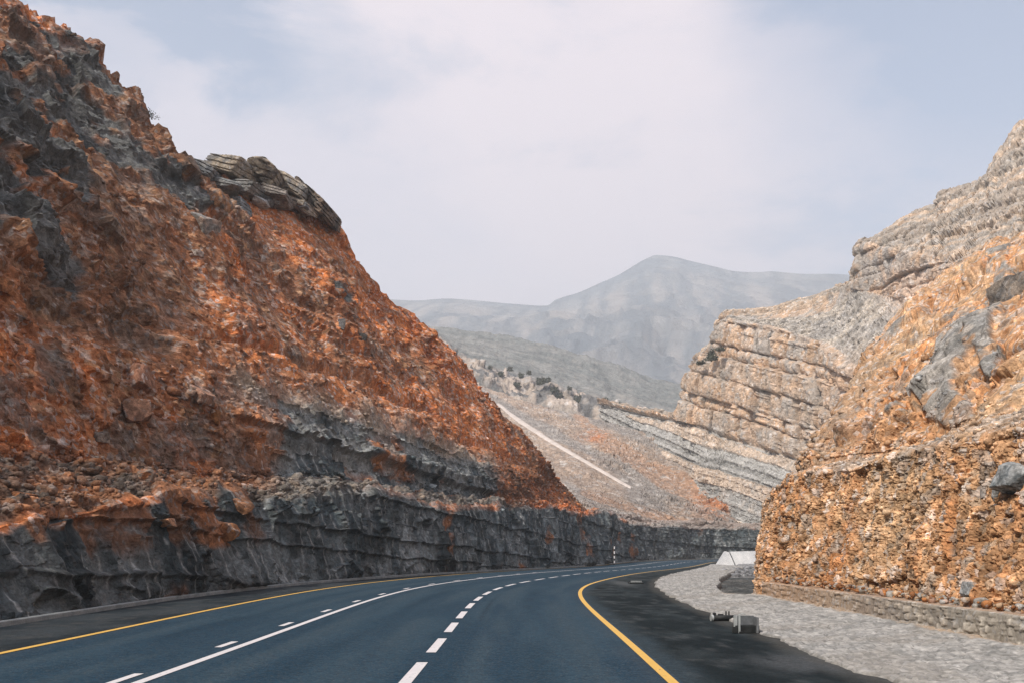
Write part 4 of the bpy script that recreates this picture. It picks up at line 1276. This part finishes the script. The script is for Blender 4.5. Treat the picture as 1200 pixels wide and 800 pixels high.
# boulders bedded in the slopes
PK = (0.33, 0.17, 0.11)
for (x, y, w, h, dp, sd_, cl, lb, tilt, c2) in [
    (240, 266, 36, 26, 2.4, 41, (0.36, 0.29, 0.25), 'large pale pinkish grey boulder on the orange slope below the capping outcrop', 4, GR),
    (256, 240, 30, 32, 2.2, 42, (0.33, 0.17, 0.085), 'orange brown boulder at the left foot of the capping outcrop', 30, (0.17, 0.14, 0.12)),
    (228, 225, 12, 11, 1.0, 43, (0.33, 0.31, 0.31), 'small round pale stone left of the orange brown boulder', 0, None),
    (231, 298, 13, 10, 1.0, 44, (0.37, 0.31, 0.28), 'rounded pale stone on the orange slope below the pinkish grey boulder', 0, None),
    (266, 297, 12, 12, 1.0, 45, (0.28, 0.22, 0.20), 'round greyish pink stone right of the rounded pale stone', 0, None),
    (7, 337, 22, 20, 1.6, 46, (0.33, 0.15, 0.07), 'orange boulder at the left edge of the photo on the dark rubble', 10, None),
    (400, 380, 9, 16, 1.0, 47, (0.13, 0.13, 0.135), 'small dark grey upright stone on the orange slope near its right edge', 0, None),
    (425, 396, 12, 11, 1.0, 48, (0.07, 0.07, 0.07), 'small blackish square stone on the orange slope near its right edge', 0, None),
    (162, 448, 34, 34, 2.4, 49, PK, 'big flat faced pink boulder half way down the brown rubble slope', -20, (0.22, 0.11, 0.07)),
    (158, 484, 40, 30, 2.4, 50, (0.27, 0.15, 0.10), 'broad pinkish brown boulder under the flat faced pink one', -10, (0.16, 0.09, 0.06)),
    (236, 462, 36, 16, 1.6, 51, (0.35, 0.20, 0.14), 'leaning pinkish slab right of the pink boulders', 38, (0.14, 0.10, 0.08)),
    (252, 488, 14, 22, 1.4, 52, (0.33, 0.15, 0.06), 'narrow orange stone under the leaning pinkish slab', 10, None),
    (196, 612, 20, 13, .9, 53, (0.40, 0.21, 0.12), 'pale orange boulder sitting on the lip of the dark lower rock wall', 0, None),
    (280, 590, 34, 16, 1.0, 54, (0.26, 0.13, 0.07), 'brown slab jutting from the bench above the dark lower wall', 30, (0.15, 0.08, 0.05)),
    (262, 622, 44, 26, 1.1, 55, (0.33, 0.155, 0.07), 'big orange block standing out at the top of the dark lower wall', 6, (0.20, 0.09, 0.045)),
    (22, 582, 34, 14, .9, 58, (0.26, 0.11, 0.05), 'rusty flat block on the bench at the left edge of the photo', 4, None),
    (170, 560, 26, 22, 1.2, 59, (0.20, 0.17, 0.15), 'greyish brown block under the rubble slope above the bench', 10, (0.3, .13, .06)),
    (118, 512, 16, 14, 1.0, 60, (0.24, 0.2, 0.17), 'small grey brown stone in the lower rubble of the left slope', 10, None)]:
    Yd = DL(x, y)
    rock(x, y, Yd + dp * .12, w, h, dp, sd_, cl, lb, (0, R(tilt), R(random.uniform(-25, 25))), 'boulder', 'boulder', 'boulders bedded in the left cliff', 0, 12, c2)
BG = (0.30, 0.32, 0.33)
for (x, y, w, h, dp, sd_, cl, lb, tilt, c2) in [
    (1190, 562, 48, 40, .9, 61, BG, 'blue grey angular rock jutting from the orange cliff at the right edge of the photo', 28, (0.12, 0.14, 0.15)),
    (1190, 345, 30, 52, 4.0, 62, (0.25, 0.215, 0.18), 'big grey brown rock high on the right cliff at the edge of the photo', 5, (0.12, 0.115, 0.11)),
    (1129, 591, 16, 15, .35, 63, (0.24, 0.26, 0.27), 'small grey stone set in the lower orange face', 0, None),
    (1152, 609, 22, 32, .45, 64, (0.22, 0.24, 0.25), 'grey rock with a white streak in the lower orange face', 22, (0.5, 0.49, 0.48)),
    (1166, 579, 9, 20, .35, 65, (0.30, 0.31, 0.31), 'narrow pale grey stone above the grey rock with a white streak', 8, None),
    (1152, 578, 8, 14, .3, 66, (0.42, 0.38, 0.35), 'tiny whitish stone left of the narrow pale grey stone', 0, None),
    (1118, 568, 12, 14, .4, 67, (0.27, 0.25, 0.23), 'small brownish grey stone left of the tiny whitish stone', 0, None),
    (1135, 690, 14, 26, .4, 68, BG, 'dark grey upright stone near the foot of the orange cliff', 5, None),
    (1152, 706, 22, 14, .5, 69, (0.40, 0.36, 0.32), 'pale stone lying at the foot of the orange cliff above the wall', 10, BG)]:
    Yd = DR(x, y)
    rock(x, y, Yd + dp * .18, w, h, dp, sd_, cl, lb, (0, R(tilt), R(random.uniform(-25, 25))), 'boulder', 'boulder', 'grey rocks set in the right cliff', 0, 12, c2)

# loose stones: nobody could count them
def scatter_stones(name, pts, sizes, cols, seed):
    protos = []
    for k in range(6):
        me = boulder_mesh('p', (1, .85, .7), seed + k, M_rock, (0.3, .3, .3), 9, 2 if seed > 930 else 1)
        v = np.array([x.co[:] for x in me.vertices], np.float32)
        f = np.array([p.vertices[:] for p in me.polygons], np.int32)
        protos.append((v, f)); bpy.data.meshes.remove(me)
    rs = np.random.RandomState(seed)
    VV, FF, CC = [], [], []
    base = 0
    for i, p in enumerate(pts):
        v, f = protos[rs.randint(6)]
        a = rs.uniform(0, 6.28); ca_, sa_ = math.cos(a), math.sin(a)
        Rm = np.array([[ca_, -sa_, 0], [sa_, ca_, 0], [0, 0, 1]])
        b = rs.uniform(-.5, .5); Rx = np.array([[1, 0, 0], [0, math.cos(b), -math.sin(b)], [0, math.sin(b), math.cos(b)]])
        VV.append((v * sizes[i] * rs.uniform(.7, 1.3, 3)) @ (Rm @ Rx).T + p)
        FF.append(f + base); base += len(v)
        CC.append(np.repeat(cols[i][None], len(v), 0))
    V = np.concatenate(VV).astype(np.float32); Fc = np.concatenate(FF); Cc = np.concatenate(CC)
    me = bpy.data.meshes.new(name)
    me.vertices.add(len(V)); me.vertices.foreach_set('co', V.reshape(-1))
    me.loops.add(Fc.size); me.loops.foreach_set('vertex_index', Fc.reshape(-1))
    me.polygons.add(len(Fc)); me.polygons.foreach_set('loop_start', np.arange(0, Fc.size, 3, dtype=np.int32)); me.polygons.foreach_set('loop_total', np.full(len(Fc), 3, np.int32))
    me.update(calc_edges=True)
    at_ = me.color_attributes.new('tint', 'FLOAT_COLOR', 'POINT')
    c4_ = np.ones((len(V), 4), np.float32); c4_[:, :3] = Cc
    at_.data.foreach_set('color', c4_.reshape(-1))
    me.materials.append(M_rock)
    o = bpy.data.objects.new(name, me); COL.objects.link(o)
    o['kind'] = 'stuff'
    return o
rs = np.random.RandomState(3)
# on the left cliff: benches and rubble
gx_, gy_ = proj(GL)
ok = (gx_ > -20) & (gx_ < 720) & (gy_ > -20) & (GL[..., 1] > 10) & (gy_ < 600)
idx = np.argwhere(ok)
sel = np.concatenate([idx[rs.choice(len(idx), 9000, replace=False)]])
bi = np.argwhere(ok & (VL > 2.05) & (VL < 3.1) & (GL[..., 1] < 62))
sel = np.concatenate([sel, bi[rs.choice(len(bi), min(len(bi), 6500), replace=False)]])
P = GL[sel[:, 0], sel[:, 1]]
sz = rs.lognormal(math.log(.10), .55, len(P)).clip(.04, .45) * np.interp(P[:, 1], [20, 60], [.6, 1])
colr = CL[sel[:, 0], sel[:, 1]] * rs.uniform(.75, 1.5, (len(P), 1)).astype(np.float32)
tag(scatter_stones('loose_rubble', P, sz, colr, 900), 'loose orange and brown rubble lying over the left cliff', 'rubble')
gx_, gy_ = proj(GRt)
ok = (gx_ > 870) & (gx_ < 1230) & (GRt[..., 1] > 10) & (gy_ < 735) & (gy_ > 200)
idx = np.argwhere(ok)
bi = np.argwhere(ok & (VR > 1.95) & (VR < 3.1))
sel = np.concatenate([idx[rs.choice(len(idx), 4500, replace=False)], bi[rs.choice(len(bi), min(len(bi), 4500), replace=False)]])
P = GRt[sel[:, 0], sel[:, 1]]
sz = rs.lognormal(math.log(.055), .5, len(P)).clip(.02, .25) * np.interp(P[:, 1], [15, 35, 70], [.7, 1, 2.0])
colr = CR[sel[:, 0], sel[:, 1]] * rs.uniform(.75, 1.4, (len(P), 1)).astype(np.float32)
tag(scatter_stones('loose_rubble', P, sz, colr, 920), 'loose tan and orange stones lying over the right cliff', 'rubble')
# debris strip on top of the low wall
n = 700
yy = rs.uniform(13, 34, n)
P = np.stack([8.62 + rs.uniform(0, .35, n), yy, .74 + rs.uniform(0, .12, n) - .0 * yy], -1)
sz = rs.lognormal(math.log(.045), .5, n).clip(.02, .16)
colr = np.array([(0.36, .16, .065), (0.24, .11, .05), (.42, .3, .2), (.3, .29, .27)], np.float32)[rs.choice(4, n)]
tag(scatter_stones('wall_debris', P, sz, colr, 940), 'fallen dirt and small stones lying on top of the low stone wall', 'debris')
# grey rubble at the far end of the apron
n = 320
yy = rs.uniform(64, 96, n)
P = np.stack([yy * rs.uniform(.205, .25, n) + 0, yy, np.full(n, .0) - .2 * (yy > 80)], -1)
sz = rs.lognormal(math.log(.16), .4, n).clip(.06, .45)
colr = np.array([(0.2, .21, .23), (0.3, .31, .33), (.12, .13, .14)], np.float32)[rs.choice(3, n)]
tag(scatter_stones('grey_rubble', P, sz, colr, 960), 'grey rubble heaped between the apron and the white concrete block', 'rubble')

# ------------------------------------------------------------------ striped marker post
pp = at(720, 662, 128)
ex = road_pt(s_of_Y(126.5), -7.55)[0]
e = empty('marker_post', (pp[0], 128, float(zroad(128)) + .009))
tag(e, 'thin black and white striped marker post standing beside the far kerb', 'post')
hp = 24 / F * 128 * .93
bm = bmesh.new(); bmesh.ops.create_cone(bm, cap_ends=True, segments=20, radius1=.16, radius2=.13, depth=.05, matrix=__import__('mathutils').Matrix.Translation((0, 0, .025)))
part('base', bm, M_black, e)
bm = bmesh.new(); bmesh.ops.create_cone(bm, cap_ends=True, segments=16, radius1=.075, radius2=.075, depth=hp, matrix=__import__('mathutils').Matrix.Translation((0, 0, .05 + hp / 2)))
part('pole', bm, M_black, e)
from mathutils import Matrix
nb = 4
for k in range(nb):
    z0 = .12 + k * (hp / nb)
    bm = bmesh.new(); bmesh.ops.create_cone(bm, cap_ends=True, segments=16, radius1=.082, radius2=.082, depth=hp / nb * .55, matrix=Matrix.Translation((0, 0, z0 + hp / nb * .35)))
    part('white_band', bm, M_band, e)

# ------------------------------------------------------------------ white concrete end block beside the far bend
A = at(840, 657.5, 126); z0 = float(zroad(126)) - .1
e = empty('concrete_block', (float(A[0]), 126, z0))
tag(e, 'white concrete barrier block with a sloped end beside the far bend', 'barrier')
H = 17 / F * 126
Lx = 52 / F * 126
bm = bmesh.new()
def prism(bm, prof, y0, y1, shear=0):
    a = [bm.verts.new((x, y0 + shear * z, z)) for x, z in prof]
    b = [bm.verts.new((x, y1 - shear * z * .3, z)) for x, z in prof]
    n = len(prof)
    bm.faces.new(a); bm.faces.new(b[::-1])
    for k in range(n):
        bm.faces.new((a[k], b[k], b[(k + 1) % n], a[(k + 1) % n]))
    bmesh.ops.recalc_face_normals(bm, faces=bm.faces)
prism(bm, [(0, 0), (2.05, 0), (1.45, H * .92), (1.1, H)], -.9, 1.2, .35)
part('sloped_end', bm, M_conc, e)
bm = bmesh.new()
prism(bm, [(2.25, .0), (Lx + 5, .0), (Lx + 5, H * 1.1), (1.62, H * .97)], -.55, 1.0, .3)
part('wall_body', bm, M_conc, e)
bm = bmesh.new()
prism(bm, [(1.85, .0), (2.45, .0), (1.9, H * .90), (1.35, H * .90)], -.35, .9, .3)
part('joint', bm, M_conc_s, e)

# ------------------------------------------------------------------ drain inlets at the edge of the black shoulder
def cyl(bm, p, q, r, seg=14):
    p, q = Vector(p), Vector(q); d = q - p
    m = Matrix.Translation((p + q) / 2) @ d.to_track_quat('Z', 'Y').to_matrix().to_4x4()
    bmesh.ops.create_cone(bm, cap_ends=True, segments=seg, radius1=r, radius2=r, depth=d.length, matrix=m)
Y0 = 22.2
e = empty('drain_inlet', (float(at(875, 742, Y0)[0]), Y0, .01))
tag(e, 'open concrete drain inlet with a pale upright post at the edge of the black shoulder', 'drain')
e.scale = (.82, .82, .82)
bm = bmesh.new()
box(bm, -.27, .27, .32, .38, 0, .44, .01); box(bm, .245, .30, -.1, .315, 0, .42, .01)
part('back_wall', bm, M_conc_s, e)
bm = bmesh.new(); box(bm, -.30, .34, .0, .312, 0, .20, .012)
part('opening', bm, M_dark, e)  # solid dark block; its colour stands in for the shade inside the opening
bm = bmesh.new(); box(bm, -.225, -.175, -.06, -.01, 0, .50, .006)
part('post', bm, M_steel, e)
bm = bmesh.new(); box(bm, -.33, -.24, .02, .10, .16, .46, .008)
part('side_plate', bm, M_steel, e)
bm = bmesh.new(); box(bm, -.38, -.235, -.04, .015, 0, .17, .01); box(bm, -.22, -.12, -.12, -.07, 0, .05, .01)
part('base', bm, M_dark, e)
bm = bmesh.new()
for k in range(14):
    a0, a1 = 2 * math.pi * k / 14, 2 * math.pi * (k + 1) / 14
    cyl(bm, (-.02 + .07 * math.cos(a0), .35, .46 + .035 * math.sin(a0)), (-.02 + .07 * math.cos(a1), .35, .46 + .035 * math.sin(a1)), .009, 8)
part('lifting_ring', bm, M_steel, e)
Y0 = 25.8
e = empty('drain_pipe', (float(at(848, 724, Y0)[0]), Y0, .01))
tag(e, 'short dark drain pipe lying with a pale end cap by the shoulder edge', 'pipe')
bm = bmesh.new(); cyl(bm, (-.27, 0, .075), (.34, .10, .075), .07)
part('pipe_body', bm, M_dark, e, True)
bm = bmesh.new(); cyl(bm, (-.325, -.01, .075), (-.268, .0, .075), .082)
part('end_cap', bm, M_steel, e)
for dx in (0.08, 0.155):
    bm = bmesh.new(); cyl(bm, (dx, .10, .05), (dx, .10, .24), .018)
    part('bolt', bm, M_dark, e)
bm = bmesh.new(); box(bm, -.25, -.17, .08, .16, .04, .20, .01); box(bm, -.12, .02, .10, .16, .04, .17, .01)
part('bracket', bm, M_dark, e)
Y0 = 51.5
e = empty('drain_grate', (float(at(745, 684, Y0)[0]), Y0, .01))
tag(e, 'low dark drain grate by the tip of the stone apron', 'drain')
bm = bmesh.new(); box(bm, -.35, .35, -.45, .45, 0, .06, .01)
part('frame', bm, M_dark, e)
bm = bmesh.new(); box(bm, -.27, .27, -.30, -.12, .063, .14, .01)
part('kerb_piece', bm, M_kerb, e)

# ------------------------------------------------------------------ shrubs
def shrub_mesh(rs, n, r, leaf, conical=0.0):
    bm = bmesh.new()
    cl = [(rs.normal(size=3) * (.42, .42, .30)) for _ in range(14)]
    for i in range(n):
        c = cl[rs.randint(len(cl))]
        p = c + rs.normal(size=3) * .20
        p[2] = abs(p[2]) + .15
        if conical:
            p[2] = p[2] * 1.5
            p[:2] *= max(.15, 1.1 - p[2] * conical)
        p = p * r
        u = rs.normal(size=3); u /= np.linalg.norm(u)
        w = np.cross(u, rs.normal(size=3)); w /= np.linalg.norm(w)
        a = leaf * rs.uniform(.6, 1.3)
        vs = [bm.verts.new(p + u * a), bm.verts.new(p + w * a * .45), bm.verts.new(p - u * a), bm.verts.new(p - w * a * .45)]
        bm.faces.new(vs)
    return bm
def twigs(rs, r, n=9):
    bm = bmesh.new()
    for k in range(n):
        a = rs.uniform(0, 6.28); h_ = rs.uniform(.5, 1.0) * r
        p0 = (0, 0, -.1 * r); p1 = (math.cos(a) * .25 * r, math.sin(a) * .25 * r, h_ * .5); p2 = (math.cos(a) * .6 * r, math.sin(a) * .6 * r, h_)
        cyl(bm, p0, p1, .022 * r, 6); cyl(bm, p1, p2, .014 * r, 6)
    return bm
def shrub(x, y, Y, r, label, n=420, leaf=.09, conical=0.0, seed=0, group=None, far=False, name='shrub'):
    rs = np.random.RandomState(seed)
    e = empty(name, tuple(float(v) for v in at(x, y, Y)))
    tag(e, label, 'shrub', group)
    part('foliage', shrub_mesh(rs, n, r, leaf, conical), M_leaf_far if far else M_leaf, e)
    part('stem', twigs(rs, r), M_twig, e)
    return e
def skyline(x, grid):
    gx, gy = proj(grid)
    m = (np.abs(gx - x) < 2.0) & (grid[..., 1] > 10)
    P = grid[m]; k = np.argmin(gy[m])
    return P[k], float(gy[m][k])
P_, y_ = skyline(178, GL)
shrub(178, y_ + 2, float(P_[1]), .50, 'small wispy shrub on the skyline of the left cliff', 170, .05, 0, 3)
shrub(844, 411, 246.5, 0.9, 'uppermost dark bush on the left edge of the layered tan cliff', 300, .35, 0, 4, 'bushes on the edge of the tan cliff', True)
shrub(834, 423, 249, 1.5, 'largest dark bush on the left edge of the layered tan cliff', 520, .42, .25, 5, 'bushes on the edge of the tan cliff', True)
shrub(821, 427, 253, 1.0, 'lowest round dark bush on the left edge of the layered tan cliff', 300, .35, 0, 6, 'bushes on the edge of the tan cliff', True)
# dry twig sticking out near the top of the left cliff
bm = bmesh.new()
p = skyline(86, GL)[0] + np.array((-.25, 0, -.18))
cyl(bm, (0, 0, 0), (.45, 0, .03), .06, 8); cyl(bm, (.44, 0, .03), (.52, -.02, .05), .09, 8)
o = part('twig_stub', bm, M_twig); o.location = Vector([float(v) for v in p])
tag(o, 'thin dark stub sticking out of the skyline near the top of the left cliff', 'stub')
# bushes along the pale cliff band across the valley
D4x = [(563, 447), (597, 433), (611, 441), (620, 437), (632, 449), (648, 457), (655, 463), (668, 455), (690, 480), (693, 474), (711, 471), (718, 480), (726, 477), (604, 452), (586, 438), (574, 430), (640, 446), (744, 492), (760, 488), (676, 470)]
proto = shrub(D4x[0][0], D4x[0][1], 434, 1.5, 'dark grey green bush on the pale cliff band across the valley', 260, .55, .15, 12, 'bushes on the cliff band across the valley', True)
for k, (x, y) in enumerate(D4x[1:]):
    c_ = proto.copy(); COL.objects.link(c_)
    c_.location = [float(v) for v in at(x, y + 2, 434)]
    sc_ = random.uniform(.6, 1.2); c_.scale = (sc_ * .8, sc_, sc_ * random.uniform(.9, 1.6)); c_.rotation_euler = (0, 0, random.uniform(0, 6))
    for ch in proto.children:
        d_ = ch.copy(); COL.objects.link(d_); d_.parent = c_
